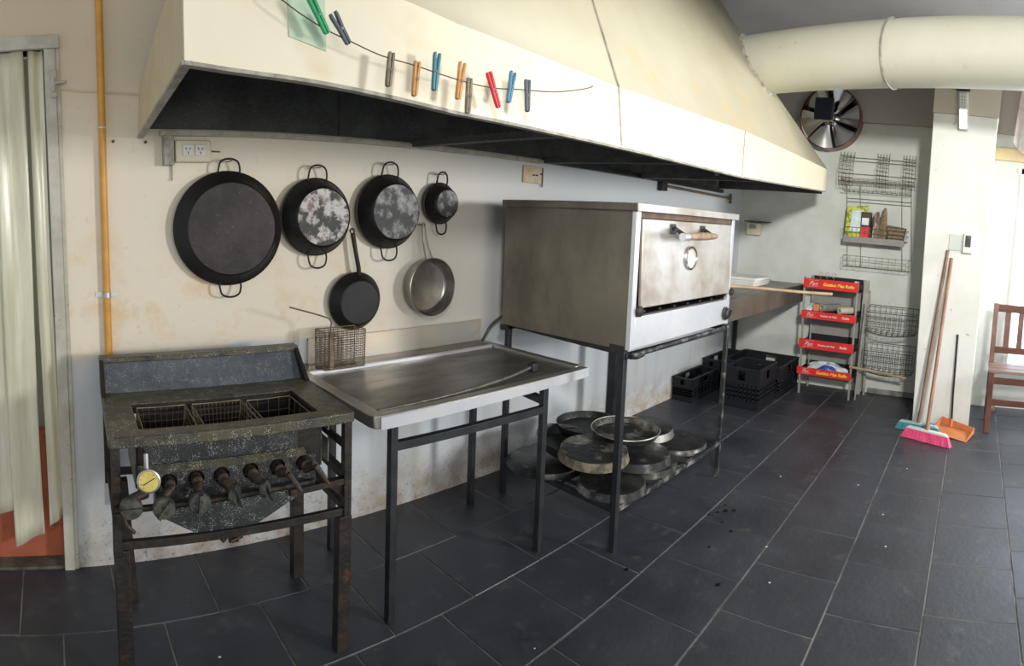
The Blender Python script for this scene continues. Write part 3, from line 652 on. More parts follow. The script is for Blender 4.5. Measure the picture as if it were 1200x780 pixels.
m = MB(); m.prism([(.145, ya-.028, .695), (.70, ya-.028, .695), (.70, ya-.028, .655), (.46, ya-.028, .535), (.28, ya-.028, .545), (.145, ya-.028, .625)], (0, .06, 0))
F(m).build('hopper', M['enamel'], fr, smooth=False)
m = MB(); m.box((.145, ya+.03, .69), (.70, ya+.035, .77)); F(m).build('burner_cavity', M['black'], fr, smooth=False)
# legs: angle iron upper posts on heavier lower legs
def leg(x, y, lx, ly):
    q = MB(); q.bar((x, y, FZ-.03), (x, y, .50), .03, .03); q.bar((x+lx, y+ly, .52), (x+lx*1.6, y+ly*1.6, 0), .05, .045, up=(0, 1, 0)); return F(q)
for x, y, lx, ly in ((.018, .018, .012, .01), (FW-.018, .018, -.008, .006), (FW-.018, FD-.10, .0, -.0), (.018, FD-.05, .05, -.02)):
    leg(x, y, lx, ly).build('leg', M['black_iron'], fr, bevel=.003)
def rail(p, q, w_, h_=None): return F(MB().bar(p, q, w_, h_)).build('rail', M['black_iron'], fr, bevel=.002)
rail((.03, .02, .535), (FW-.03, .02, .535), .02, .028); rail((.02, .03, .55), (.02, FD-.06, .55), .02, .028); rail((FW-.02, .03, .545), (FW-.02, FD-.1, .545), .02, .028); rail((.03, FD-.06, .55), (FW-.03, FD-.08, .55), .02, .028)
rail((.60, .02, .645), (FW-.02, .02, .650), .03, .022); rail((FW-.02, .03, .665), (FW-.02, FD-.1, .665), .02, .04); rail((FW-.02, .03, .775), (FW-.02, FD-.1, .775), .012, .03)
# right cheek, lighter sheet seen through the frame
m = MB(); m.box((FW-.045, .12, .80), (FW-.04, FD-.03, FZ-.03)); m.box((FW-.045, .12, .68), (FW-.04, FD-.03, .765)); F(m).build('side_sheet', M['steel_side'], fr, smooth=False)
m = MB(); m.prism([(FW-.005, .02, .64), (FW-.005, .02, .56), (FW-.09, .02, .64)], (0, .012, 0)); F(m).build('gusset', M['black_iron'], fr, smooth=False)
# burner manifold pipe, valves and knobs
F(MB().tube([(.01, -.012, .668), (.30, -.010, .672), (.68, -.008, .682)], .011, 10)).build('manifold', M['black_iron'], fr)
F(MB().tube([(.07, -.03, .60), (.045, -.03, .63), (.035, -.03, .66)], .006, 8)).build('feed_pipe', M['brass'], fr)
kn = [(.058, .700, .036, 0.), (.160, .692, .036, .9), (.272, .696, .036, 1.5), (.385, .700, .030, 1.25), (.487, .706, .026, .8), (.578, .728, .02, .7), (.674, .738, .018, .6)]
for i, ((hx, hz), (kx, kz, kr, an)) in enumerate(zip(holes, kn)):
    v = MB(); v.tube([(hx+.0, ya+.01, hz+.004), (hx, -.005, hz-.008), (kx, -.035, kz+.014)], [.019, .018, .014], 12)
    v.lathe([(.0, .0), (.016, .0), (.019, .006), (.019, .02), (.013, .026), (0, .026)], (hx, .016, hz), (0, -1, 0), 12)
    vo = F(v).build('gas_valve', M['brass'], fr)
    k = MB(); c = V((kx, -.05, kz))
    if i < 3:
        k.lathe([(0, .0), (kr*.85, 0), (kr, .006), (kr, .018), (kr*.9, .024), (kr*.3, .026), (0, .026)], c, (0, -1, 0), 28)
        k.obox(c+V((0, -.03, 0)), (math.cos(an), 0, math.sin(an)), (0, 1, 0), (-math.sin(an), 0, math.cos(an)), kr*1.8, .014, .012)
    elif i < 5:
        k.lathe([(0, -.006), (kr, -.004), (kr*1.05, .004), (kr, .014), (0, .016)], c, (.75, -.6, .15), 24)
        k.obox(c+V((.01, -.014, -.006)), (.35, -.1, -.9), (.6, -.75, 0), (0, 1, 0), kr*2.1, .014, .014)
    else:
        k.tube([c+V((0, .01, .01)), c+V((.02, -.012, -.022)), c+V((.034, -.016, -.046))], [.012, .009, .006], 8)
    F(k).build('knob', M['knob'] if i < 5 else M['brass'], vo, bevel=.0)
gz = V((.116, -.045, .778))
gg = MB(); gg.lathe([(0, .0), (.034, 0), (.037, .004), (.037, .018), (.033, .020), (.031, .016), (0, .016)], gz+V((0, 0, 0)), (-.1, -1, .1), 36); gg.tube([gz, gz+V((.0, .05, .0)), gz+V((.0, .06, .06))], .008, 8); 
ga = F(gg).build('pressure_gauge', M['zinc'], fr)
gz2 = gz+V((-.1, -1, .1)).normalized()*.017
F(MB().lathe([(0, 0), (.031, 0)], gz2, (-.1, -1, .1), 36)).build('dial', M['gauge_face'], ga)
nd = MB(); nd.bar(gz2+V((-.018, -.002, -.010)), gz2+V((.018, -.002, .010)), .003, .0012)
for k in range(9):
    t = math.radians(-50+k*35); nd.bar(gz2+V((math.cos(t)*.023, -.002+.0, math.sin(t)*.023)), gz2+V((math.cos(t)*.027, -.002, math.sin(t)*.027)), .0016, .001)
F(nd).build('needle', M['black'], ga, smooth=False)
F(MB().box((.035, .30, .80), (.115, .304, FZ-.03))).build('rear_sheet', M['white_plastic'], fr, smooth=False)
dr_ = MB(); dr_.tube([(.37, .10, .545), (.37, .10, .49), (.39, .08, .475)], [.022, .014, .012], 10); dr_.lathe([(0, 0), (.02, 0), (.02, .03), (0, .03)], (.40, .07, .49), (1, 0, 0), 10); dr_.tube([(.40, .04, .49), (.44, .04, .505)], .006, 6)
F(dr_).build('drain_valve', M['brass'], fr)

def wire_basket(name, label, x0, x1, y0, y1, z0, z1, mtl, nx, ny, nz, parent_m=None, r=.0014, rr=.0028, taper=.0, group=None, handle=None, mesh_parts=True, cat='basket'):
    c = V(((x0+x1)/2, (y0+y1)/2, z0)); cw = parent_m @ c if parent_m else c
    t = thing(name, label, cat, cw, group)
    def pt(u, v_, w_):
        k = 1-taper*(1-w_); return V((c.x+(x0-c.x+(x1-x0)*u)*k, c.y+(y0-c.y+(y1-y0)*v_)*k, z0+(z1-z0)*w_))
    fin = (lambda m_: m_.xf(parent_m)) if parent_m else (lambda m_: m_)
    m_ = MB()
    for i in range(nx+1):
        u = i/nx; m_.tube([pt(u, 0, 1), pt(u, 0, 0), pt(u, 1, 0), pt(u, 1, 1)], r, 4)
    for i in range(ny+1):
        u = i/ny; m_.tube([pt(0, u, 1), pt(0, u, 0), pt(1, u, 0), pt(1, u, 1)], r, 4)
    for k in range(1, nz):
        w_ = k/nz; m_.tube([pt(0, 0, w_), pt(1, 0, w_), pt(1, 1, w_), pt(0, 1, w_)], r, 4, closed=True)
    fin(m_).build('wire_mesh', mtl, t)
    fm = MB()
    for w_ in (0, 1): fm.tube([pt(0, 0, w_), pt(1, 0, w_), pt(1, 1, w_), pt(0, 1, w_)], rr, 6, closed=True)
    for u, v_ in ((0, 0), (1, 0), (1, 1), (0, 1)): fm.tube([pt(u, v_, 0), pt(u, v_, 1)], rr, 6)
    fin(fm).build('wire_frame', mtl, t)
    if handle: fin(MB().tube(handle, .0035, 7)).build('handle', mtl, t)
    return t
M['well_wire'] = mat('oily_wire', (.20, .17, .10), (.28, .24, .15), .4, metal=.5, scale=30)
wire_basket('fry_basket', 'oily wire frying basket sunk in the left of the fryer well', .118, .30, .08, .315, .76, .885, M['well_wire'], 8, 8, 5, FM, r=.0009, rr=.0030, taper=.15)
wire_basket('fry_basket', 'oily wire frying basket sunk in the middle of the fryer well', .325, .515, .08, .315, .76, .885, M['well_wire'], 12, 8, 6, FM, r=.0013, rr=.0030, taper=.15)
wire_basket('fry_basket', 'oily wire frying basket sunk in the right of the fryer well', .535, .712, .085, .31, .74, .882, M['well_wire'], 4, 4, 3, FM, r=.0014, rr=.0028, taper=.1)

# ------------------------------------------------------------------ steel table
tb = thing('steel_table', 'stainless steel work table with a splashback on black legs, between fryer and oven', 'table', (1.7, 2.1, 0))
tx0, tx1, ty0, ty1, tz = 1.085, 2.315, 1.745, 2.545, .864
m = MB(); m.box((tx0+.05, ty0+.045, tz-.020), (tx1-.02, 2.40, tz-.012)); m.build('sunken_top', M['steel_top'], tb, smooth=False)
m = MB(); m.box((tx0+.05, 2.40, tz-.012), (tx1, ty1, tz)); m.build('rear_ledge', M['steel_top'], tb, bevel=.003)
m = MB(); m.box((tx0+.05, 2.39, tz-.02), (tx1-.05, 2.405, tz+.004)); m.build('ledge_step', M['steel_pale'], tb, bevel=.003)
# rim: rolled edge with rounded front-left corner
rm = MB()
rm.prism([(tx0, ty0+.04, tz-.048), (tx0+.008, ty0+.010, tz-.048), (tx0+.035, ty0, tz-.048), (tx1, ty0, tz-.054), (tx1, ty0+.045, tz-.054), (tx0+.052, ty0+.045, tz-.048), (tx0+.052, 2.42, tz-.048), (tx0, 2.42, tz-.048)], (0, 0, .050))
rm.box((tx1-.045, ty0+.045, tz-.052), (tx1, ty1, tz+.001))
rm.build('rim', M['steel'], tb, bevel=.004)
m = MB(); m.box((tx0+.03, ty0-.004, tz-.052), (tx1+.002, ty0, tz-.004)); m.build('front_edge', M['steel_pale'], tb, bevel=.001)
m = MB(); m.hexa([(1.2, W-.02, tz), (tx1-.01, W-.02, tz), (tx1-.01, W-.008, tz), (1.2, W-.008, tz), (1.2, W-.02, .985), (tx1-.01, W-.02, .98), (tx1-.01, W-.004, .98), (1.2, W-.004, .985)]); m.box((1.2, W-.024, .978), (tx1-.01, W-.004, .984))
m.build('splashback', mat('dull_splash_steel', (.58, .56, .52), (.66, .55, .42), .35, metal=.35, scale=3), tb, smooth=False)  # orange tone in the steel colour imitates a warm reflection
L4 = [(1.205, 1.80), (2.035, 1.785), (2.09, 2.34), (1.24, 2.36)]
for x, y in L4: MB().bar((x, y, tz-.05), (x, y, 0), .032, .032).lathe([(.02, 0), (.02, .012)], (x, y, 0), (0, 0, 1), 10).build('leg', M['dark_frame'], tb, bevel=.003)
def rl(a, b_, w_=.03, h_=.034, mtl='dark_frame', par=tb, nm='rail'): return MB().bar(a, b_, w_, h_).build(nm, M[mtl], par, bevel=.002)
rl((L4[0][0], L4[0][1], .715), (L4[1][0], L4[1][1], .700)); rl((L4[1][0], L4[1][1], .74), (L4[2][0], L4[2][1], .76)); rl((L4[3][0], L4[3][1], .74), (L4[2][0], L4[2][1], .76)); rl((L4[0][0], L4[0][1], .80), (L4[3][0], L4[3][1], .80), .03, .04)
# loose steel rod lying along the front and its bracket
def smooth_path(P, k=6):
    P = [V(q) for q in P]; out = []
    for i in range(len(P)-1):
        p0, p1, p2, p3 = [P[max(0, min(len(P)-1, i+j))] for j in (-1, 0, 1, 2)]
        for s_ in range(k):
            t = s_/k; out.append(.5*((2*p1)+(p2-p0)*t+(2*p0-5*p1+4*p2-p3)*t*t+(3*p1-p0-3*p2+p3)*t**3))
    return out+[P[-1]]
gh = thing('flexible_pipe', 'thin grey pipe lying along the front of the steel table top', 'pipe', (1.7, 1.85, tz))
MB().tube(smooth_path([(1.14, 1.808, tz-.004), (1.42, 1.815, tz-.004), (1.65, 1.83, tz-.002), (1.88, 1.86, tz+.001), (2.06, 1.895, tz+.010)]), .0075, 10).build('pipe', M['hose'], gh)
MB().box((2.05, 1.875, tz-.011), (2.095, 1.915, tz+.030)).build('end_bracket', M['grey_frame'], gh, bevel=.004)
tag(MB().tube(smooth_path([(2.26, 2.47, tz+.012), (2.30, 2.49, .90), (2.36, 2.50, .955), (2.46, 2.50, 1.0), (2.56, 2.48, 1.01)]), .009, 10).build('gas_hose', M['hose'], origin=(2.3, 2.48, tz)), 'thin grey gas hose rising from the table corner to behind the oven', 'hose')
bk = wire_basket('wire_basket', 'rusty upright wire frying basket with a long handle on the steel table', 1.205, 1.42, 2.37, 2.47, tz+.004, 1.045, M['rust_wire'], 9, 5, 16, None, r=.0015, rr=.003, taper=.03,
    handle=smooth_path([(1.23, 2.37, .95), (1.232, 2.365, 1.06), (1.23, 2.36, 1.10), (1.19, 2.35, 1.125), (1.02, 2.35, 1.180)]))
MB().box((1.23, 2.372, tz+.004), (1.255, 2.376, 1.04)).build('side_plate', M['rust_wire'], bk)

# ------------------------------------------------------------------ oven on its stand
X0, X1, Y0, Y1 = 2.275, 3.385, 1.485, 2.33
st = thing('oven_stand', 'black square-tube stand with a low shelf carrying the steel oven', 'stand', (2.8, 1.9, 0))
Zs = .985
for x, y, m_, w_ in ((X0+.01, Y0+.035, 'dark_frame', .032), (X1-.01, Y0-.005, 'grey_frame', .026), (X0+.055, Y1-.0, 'dark_frame', .03), (X1-.02, Y1-.02, 'dark_frame', .062)):
    MB().bar((x, y, Zs), (x, y, 0), w_, w_).build('leg', M[m_], st, bevel=.002)
for a, b_, w_, h_ in (((X0+.01, Y0+.02, .99), (X0+.055, Y1, 1.0), .03, .045), ((X0, Y0+.02, .965), (X1, Y0, .965), .026, .026), ((X0, Y1, .975), (X1, Y1, .975), .03, .03), ((X1-.01, Y0, .97), (X1-.01, Y1, .97), .03, .03)):
    MB().bar(a, b_, w_, h_).build('top_rail', M['dark_frame'], st, bevel=.002)
SZ = .205
for a, b_, m_ in (((X0+.01, Y0+.035, SZ), (X1-.01, Y0-.005, SZ+.02), 'grey_frame'), ((X0+.01, Y0+.035, SZ), (X0+.055, Y1, SZ), 'dark_frame'), ((X0+.055, Y1, SZ), (X1-.02, Y1-.02, SZ), 'dark_frame'), ((X1-.01, Y0, SZ+.02), (X1-.02, Y1-.02, SZ), 'dark_frame')):
    MB().bar(a, b_, .026, .026).build('shelf_rail', M[m_], st, bevel=.002)
sh = MB()
for k in range(9):
    x = X0+.10+k*.12; sh.bar((x, Y0+.02, SZ+.004), (x, Y1-.01, SZ+.004), .03, .006)
sh.bar((X0+.02, 1.9, SZ-.002), (X1-.02, 1.9, SZ-.002), .02, .006)
sh.build('shelf_slats', M['dark_frame'], st, smooth=False)

ov = thing('pizza_oven', 'large smoky stainless steel pizza oven with drop-down door on the black stand', 'oven', (2.83, 1.9, 1.0))
ZB, ZT = .995, 1.645
m = MB()
m.box((X0, Y0+.02, ZB), (X0+.02, Y1, ZT)); m.box((X1-.02, Y0+.02, ZB), (X1, Y1, ZT)); m.box((X0+.02, Y1-.02, ZB), (X1-.02, Y1, ZT)); m.box((X0+.02, Y0+.02, ZB), (X1-.02, Y1-.02, ZB+.02))
m.build('body', M['steel_side'], ov, smooth=False)
m = MB(); m.box((X0-.018, Y0-.018, ZT), (X1+.025, Y1+.015, ZT+.036)); m.build('lid', M['steel_side'], ov, bevel=.004)
m = MB(); m.box((X0-.019, Y0-.021, ZT), (X1+.026, Y0-.017, ZT+.036)); m.build('lid_front_trim', M['steel_door'], ov, bevel=.001)
for xa, xb in ((X0-.002, X0+.035), (X1-.035, X1+.002)): MB().box((xa, Y0-.005, ZB), (xb, Y0+.02, ZT)).build('front_post', M['steel_pale'], ov, bevel=.002)
m = MB(); m.box((X0+.035, Y0+.002, 1.615), (X1-.035, Y0+.02, ZT)); m.box((X0+.035, Y0+.002, 1.17), (X0+.047, Y0+.02, 1.64)); m.box((X1-.047, Y0+.002, 1.17), (X1-.035, Y0+.02, 1.64))
m.build('door_gasket', M['gasket'], ov, smooth=False)
m = MB(); m.box((X0+.035, Y0-.004, 1.0), (X1-.035, Y0+.018, 1.150)); m.build('lower_panel', M['steel_pale'], ov, bevel=.002)
m = MB(); m.box((X0+.02, Y0+.015, 1.15), (X1-.02, Y0+.5, 1.156)); m.box((X0+.03, Y0+.40, 1.15), (X1-.03, Y0+.41, 1.5))
for k in range(6): m.bar((X0+.15+k*.15, Y0+.02, 1.165), (X0+.15+k*.15, Y0+.38, 1.165), .02, .01)
m.build('oven_floor', M['black_iron'], ov, smooth=False)
m = MB(); m.hexa([(X0+.05, Y0-.020, 1.192), (X1-.05, Y0-.020, 1.192), (X1-.05, Y0-.004, 1.192), (X0+.05, Y0-.004, 1.192), (X0+.05, Y0-.008, 1.612), (X1-.05, Y0-.008, 1.612), (X1-.05, Y0+.010, 1.612), (X0+.05, Y0+.010, 1.612)])
dr2 = m.build('door', M['steel_door'], ov, bevel=.004)
MB().lathe([(.052, 0), (.058, -.004), (.064, .0), (.064, .012), (.057, .016), (.052, .010)], (2.80, Y0-.014, 1.42), (0, -1, 0), 40, closed=True).build('gauge_ring', M['chrome'], dr2)
MB().lathe([(0, .003), (.054, .003), (.054, 0), (0, 0)], (2.80, Y0-.014, 1.42), (0, -1, 0), 40).build('thermometer_face', mat('fogged_dial', (.70, .66, .60), (.55, .50, .45), .3, scale=30), dr2)
for xx, x2 in ((2.60, 2.565), (2.93, 2.885)):
    m = MB(); m.prism([(xx-.022, Y0-.012, 1.595), (xx+.022, Y0-.012, 1.595), (xx+.028, Y0-.012, 1.545), (xx-.028, Y0-.012, 1.545)], (0, -.006, 0))
    m.bar((xx, Y0-.015, 1.578), (x2, Y0-.105, 1.540), .03, .012); m.build('handle_bracket', M['grey_frame'], dr2, bevel=.002)
m = MB(); m.tube([(2.55, Y0-.105, 1.536), (2.585, Y0-.106, 1.536), (2.60, Y0-.106, 1.537), (2.70, Y0-.106, 1.54), (2.80, Y0-.106, 1.542), (2.87, Y0-.106, 1.543), (2.91, Y0-.105, 1.543)], [.014, .014, .017, .021, .021, .017, .014], 14)
m.build('handle_grip', M['grip'], dr2)
m = MB(); m.tube([(2.535, Y0-.105, 1.536), (2.59, Y0-.105, 1.536)], .019, 12); m.build('grip_ferrule', M['steel_pale'], dr2)
for x, z, r_ in ((X0+.055, 1.178, .026), (X1+.005, 1.195, .022)):
    MB().lathe([(0, .0), (r_, 0), (r_, .014), (r_*.7, .02), (0, .02)], (x, Y0-.005, z), (0, -1, 0), 20).build('hinge_knob', M['black_iron'], ov)
k = MB(); k.lathe([(0, 0), (.042, 0), (.042, .008), (.035, .012), (.035, .028), (.028, .032), (0, .032)], (X1-.06, Y0-.006, 1.065), (0, -1, 0), 26); k.obox((X1-.06, Y0-.042, 1.065), (.5, 0, .85), (0, 1, 0), (-.85, 0, .5), .052, .018, .012); k.build('control_knob', M['grey_frame'], ov)
m = MB(); m.tube([(X0+.02, Y0-.012, .972), (2.8, Y0-.012, .975), (X1-.08, Y0-.012, .978)], .010, 10); m.build('gas_tube', M['grey_frame'], ov)
m = MB(); m.tube([(X0+.02, Y0-.0, .965), (X0+.06, Y0-.01, .96), (X0+.11, Y0-.01, .965)], .014, 8); m.build('gas_fitting', M['black_iron'], ov)

# long stick from the oven door side to the tray rack
tag(MB().tube(smooth_path([(3.42, 1.54, 1.225), (3.6, 1.40, 1.215), (3.85, 1.14, 1.195), (3.98, .97, 1.19)], 4), .011, 10).lathe([(.0, 0), (.018, 0), (.018, .06), (0, .06)], (3.41, 1.555, 1.226), (.55, -.7, 0), 12).build('peel_handle', M['wood'], origin=(3.7, 1.3, 1.2)), 'long pale wooden peel handle sticking out sideways from the right of the oven door', 'handle')

# pizza pans on the low shelf
PB = SZ+.014
def pizza_pan(x, y, z, R, label, m_in, m_rim, h=.030, tilt=(0, 0)):
    t = thing('pizza_pan', label, 'pan', (x, y, z), 'pizza pans on the oven stand shelf')
    ax = V((tilt[0], tilt[1], 1)); c = V((x, y, z))
    MB().lathe([(0, 0), (R*.90, 0), (R*.985, h*.9), (R, h), (R*1.008, h-.001), (R*1.0, h*.8), (R*.915, -.003), (R*.9, -.004), (0, -.004)], c, ax, 56).build('tray', m_in, t)
    rr = MB(); rr.tube([c+Matrix.Identity(3) @ (V((math.cos(a_)*R, math.sin(a_)*R, h-(tilt[0]*math.cos(a_)+tilt[1]*math.sin(a_))*R))) for a_ in [2*PI*i/56 for i in range(56)]], .0035, 6, closed=True)
    rr.build('rolled_rim', m_rim, t); return t
B_, Wn, Cr, Rm = M['tray_black'], M['tray_worn'], M['tray_crust'], M['tray_rim']
def inv_pan(x, y, z, R, label, m_top, m_side, h=.032, tilt=(0, 0)):
    """a pan lying upside down: flat base up, wall flaring down"""
    t = thing('pizza_pan', label, 'pan', (x, y, z), 'pizza pans on the oven stand shelf')
    ax = V((tilt[0], tilt[1], 1)); c = V((x, y, z))
    MB().lathe([(0, h), (R*.93, h), (R*.95, h-.003)], c, ax, 56).build('tray_base', m_top, t)
    MB().lathe([(R*.95, h-.003), (R*1.0, .002), (R*1.015, .0), (R*.99, .001), (R*.93, h-.005)], c, ax, 56).build('tray_wall', m_side, t); return t
gsh = M['steel']
inv_pan(2.455, 1.66, PB, .182, 'dark upturned pizza pan on the shelf right behind the front left leg', B_, M['tray_rim'], .040)
inv_pan(2.43, 2.10, PB, .215, 'plain dark pizza pan lying low in the back left of the shelf', B_, B_, .03)
inv_pan(2.80, 1.68, PB, .195, 'dark upturned pan lowest under the scraped stack, middle of the shelf', B_, M['tray_rim'], .040)
inv_pan(3.19, 1.675, PB+.003, .185, 'thin pale-sided pizza pan lowest at the right end of the shelf', B_, M['tray_rim'], .034)
inv_pan(2.745, 1.70, PB+.047, .195, 'greenish black upturned pan between the lowest middle pan and the rimmed one', B_, M['tray_rim'], .048)
pizza_pan(2.575, 2.02, PB+.070, .21, 'large black pizza pan propped behind the crusty one at the back', B_, B_, .05, (.10, -.16))
inv_pan(2.475, 1.80, PB+.118, .19, 'crusty brown-edged upturned pizza pan with scraped white marks', Wn, Cr, .048, (-.03, -.05))
inv_pan(3.06, 1.86, PB+.075, .195, 'black pan with a shiny side near the back right leg', B_, M['steel'], .045)
pizza_pan(2.80, 2.08, PB+.120, .20, 'black pizza pan mostly hidden behind the topmost bright-rimmed one', B_, B_, .035)
pizza_pan(2.775, 1.80, PB+.162, .198, 'topmost pizza pan with a worn bright rim and dark inside', Wn, M['rim_light'], .034, (.0, -.02))

# ------------------------------------------------------------------ counter, container, crates
ct = thing('steel_counter', 'long grey steel counter along the wall beyond the oven', 'counter', (4.8, 2.1, .9))
m = MB(); m.box((3.62, 1.77, 1.045), (XB-.004, W-.004, 1.06)); m.build('worktop', M['steel_top'], ct, bevel=.002)
m = MB(); m.box((3.62, 1.75, .89), (XB-.004, 1.77, 1.063)); m.box((3.62, 1.77, .89), (3.64, W-.01, 1.045)); m.build('apron', M['steel_side'], ct, bevel=.003)
for x in (3.66, XB-.05): MB().bar((x, W-.05, .9), (x, W-.05, 0), .035, .035).build('leg', M['dark_frame'], ct)
MB().bar((3.64, 2.5, .88), (XB-.02, 2.5, .88), .03, .03).build('rail', M['dark_frame'], ct)
wc = thing('food_container', 'white lidded plastic container standing on the far steel counter', 'container', (5.2, 2.2, 1.06))
m = MB(); m.hexa([(5.06, 1.98, 1.061), (5.44, 1.98, 1.061), (5.44, 2.44, 1.061), (5.06, 2.44, 1.061), (5.04, 1.96, 1.12), (5.46, 1.96, 1.12), (5.46, 2.46, 1.12), (5.04, 2.46, 1.12)]); m.build('tub', M['white_plastic'], wc, bevel=.008)
MB().box((5.03, 1.95, 1.12), (5.47, 2.47, 1.145)).build('lid', M['white_plastic'], wc, bevel=.006)
def crate(x0, x1, y0, y1, h, label, holes_side=True):
    t = thing('plastic_crate', label, 'crate', ((x0+x1)/2, (y0+y1)/2, 0), 'dark plastic crates under the counter')
    w_ = .012; m = MB(); m.box((x0, y0, .004), (x1, y1, .016))
    m.build('crate_floor', M['crate'], t)
    def side(p, q, nrm):
        p = V(p); q = V(q); L = (q-p).length; d = (q-p)/L; s_ = MB()
        def pan(a, b_, z0, z1): s_.obox(p+d*(a+b_)/2+V((0, 0, (z0+z1)/2)), d, nrm, (0, 0, 1), b_-a, w_, z1-z0)
        pan(0, L, .004, h*.18); pan(0, L, h*.62, h*.70); pan(0, L, h*.93, h)
        k = 8
        for i in range(k+1):
            a = L*i/k; pan(max(0, a-.016), min(L, a+.016), h*.18, h*.62)
        for z in (.29, .40, .51): pan(0, L, h*z-.006, h*z+.006)
        pan(0, L*.40, h*.70, h*.93); pan(L*.60, L, h*.70, h*.93)
        s_.build('crate_side', M['crate'], t, smooth=False)
    side((x0, y0, 0), (x1, y0, 0), (0, 1, 0)); side((x0, y1, 0), (x1, y1, 0), (0, 1, 0)); side((x0, y0, 0), (x0, y1, 0), (1, 0, 0)); side((x1, y0, 0), (x1, y1, 0), (1, 0, 0))
    r_ = MB()
    for a, b_ in (((x0, y0), (x1, y0)), ((x1, y0), (x1, y1)), ((x1, y1), (x0, y1)), ((x0, y1), (x0, y0))): r_.bar((*a, h), (*b_, h), .024, .010)
    r_.build('crate_rim', M['crate_rim'], t, smooth=False)
crate(4.80, 5.24, 1.76, 2.09, .36, 'near-black open plastic crate nearest the oven, clear of the wall')
crate(5.27, 5.86, 1.73, 2.33, .30, 'tall dark navy plastic crate pushed to the far wall beside the rack')
crate(4.66, 5.22, 2.345, 2.535, .21, 'low black crate with slotted handle holes against the wall under the counter')
crate(5.26, 5.86, 2.355, 2.535, .275, 'narrow black crate in the far corner behind the tall navy one')

# ------------------------------------------------------------------ red fronted tray rack
rk = thing('display_rack', 'narrow grey rack with four red fronted trays beside the counter', 'rack', (5.75, 1.37, 0))
RX0, RX1, RY0, RY1 = 5.60, 5.93, 1.115, 1.655
for x in (RX0+.01, RX1-.01):
    for y, w_ in ((RY0, .018), (RY1, .018)):
        MB().bar((x, y, 1.17), (x, y+(.0 if y < 1.3 else -.03), 0), w_, w_).build('post', M['rack_grey'], rk, bevel=.002)
MB().box((RX1-.14, RY0-.075, 0.02), (RX1-.11, RY0-.02, 1.175)).build('side_board', M['rack_grey'], rk, bevel=.003)
MB().box((RX1-.004, RY0, .10), (RX1, RY1, 1.17)).build('back_panel', M['rack_back'], rk)
def text_obj(body, size, loc, m_, parent, name, shear=0., bold=0.):
    cu = bpy.data.curves.new(name, 'FONT'); cu.body = body; cu.size = size; cu.extrude = .0008; cu.shear = shear; cu.offset = bold; cu.align_x = 'LEFT'; cu.align_y = 'CENTER'
    tmp = bpy.data.objects.new(name, cu); col.objects.link(tmp)
    dg = bpy.context.evaluated_depsgraph_get(); me = bpy.data.meshes.new_from_object(tmp.evaluated_get(dg)); bpy.data.objects.remove(tmp)
    me.materials.clear(); me.materials.append(m_)
    # local x -> -Y, local y -> +Z, facing -X
    me.transform(Matrix(((0, 0, -1, 0), (-1, 0, 0, 0), (0, 1, 0, 0), (0, 0, 0, 1))))
    o = bpy.data.objects.new(name, me); col.objects.link(o); o.parent = parent; o.location = V(loc)-parent_world(parent); return o
for k, (za, zb, kind) in enumerate(((1.062, 1.158, 0), (.762, .838, 1), (.462, .555, 1), (.198, .272, 0))):
    zf = .824 if k == 1 else za
    m = MB(); m.box((RX0, RY0, zf), (RX1-.01, RY1, zf+.008)); m.box((RX0, RY0, za), (RX1-.01, RY0+.006, zb-.03)); m.box((RX0, RY1-.006, za), (RX1-.01, RY1, zb-.03)); m.box((RX1-.016, RY0, za), (RX1-.01, RY1, zb+.01))
    tr = m.build('tray', M['crate'], rk, smooth=False)
    sg = MB().box((RX0-.012, RY0-.01, za), (RX0-.004, RY1+.005, zb)).build('red_sign', M['red'], rk, bevel=.002); 
    zc = (za+zb)/2; xs = RX0-.0135; s_ = (zb-za)
    text_obj('Pan', s_*.62, (xs, RY1-.05, zc), M['ink_white'], sg, 'script_logo', .5, .0)
    sw = MB(); sw.tube([(xs, RY1-.04, zc-.33*s_), (xs, RY1-.09, zc-.30*s_), (xs, RY1-.15, zc-.22*s_)], .0012, 4); sw.tube([(xs, RY1-.045, zc+.33*s_), (xs, RY1-.15, zc+.36*s_)], .001, 4); sw.build('logo_flourish', M['ink_white'], sg)
    if kind == 0: text_obj('Gustico Mas Rollo', .042, (xs, RY1-.195, zc), M['ink_yellow'], sg, 'yellow_lettering', .2, .0012)
    else:
        text_obj('Gustico de Maiz', .026, (xs, RY1-.19, zc), M['ink_white'], sg, 'white_lettering', .15, .0006)
        text_obj('Rollo', .034, (xs, RY0+.13, zc), M['ink_white'], sg, 'white_lettering', .25, .001)
# things on the trays
def roll(x, y, z, r_, L, d, m_, label, m_core='black'):
    t = thing('film_roll', label, 'roll', (x, y, z), None); d = V(d).normalized()
    MB().lathe([(r_*.55, 0), (r_, 0), (r_, L), (r_*.55, L)], (x, y, z+r_), d, 24, closed=True).build('wound_film', m_, t)
    MB().lathe([(r_*.42, .002), (r_*.55, .0), (r_*.55, L), (r_*.42, L-.002)], (x, y, z+r_), d, 20, closed=True).build('core', M['wood_pale'], t)
roll(5.63, 1.47, .833, .040, .24, (.75, -.5, 0), M['roll_grey'], 'wide grey roll with pale core, middle of the second tray of the rack')
roll(5.62, 1.285, .833, .034, .20, (.6, -.5, 0), M['roll_pale'], 'slim pale film roll at the right of the second tray')
tag(MB().box((5.63, 1.495, .833), (5.71, 1.555, .905)).build('small_carton', M['orange'], bevel=.006, origin=(5.68, 1.53, .833)), 'small orange carton left of the rolls on the second tray', 'carton')
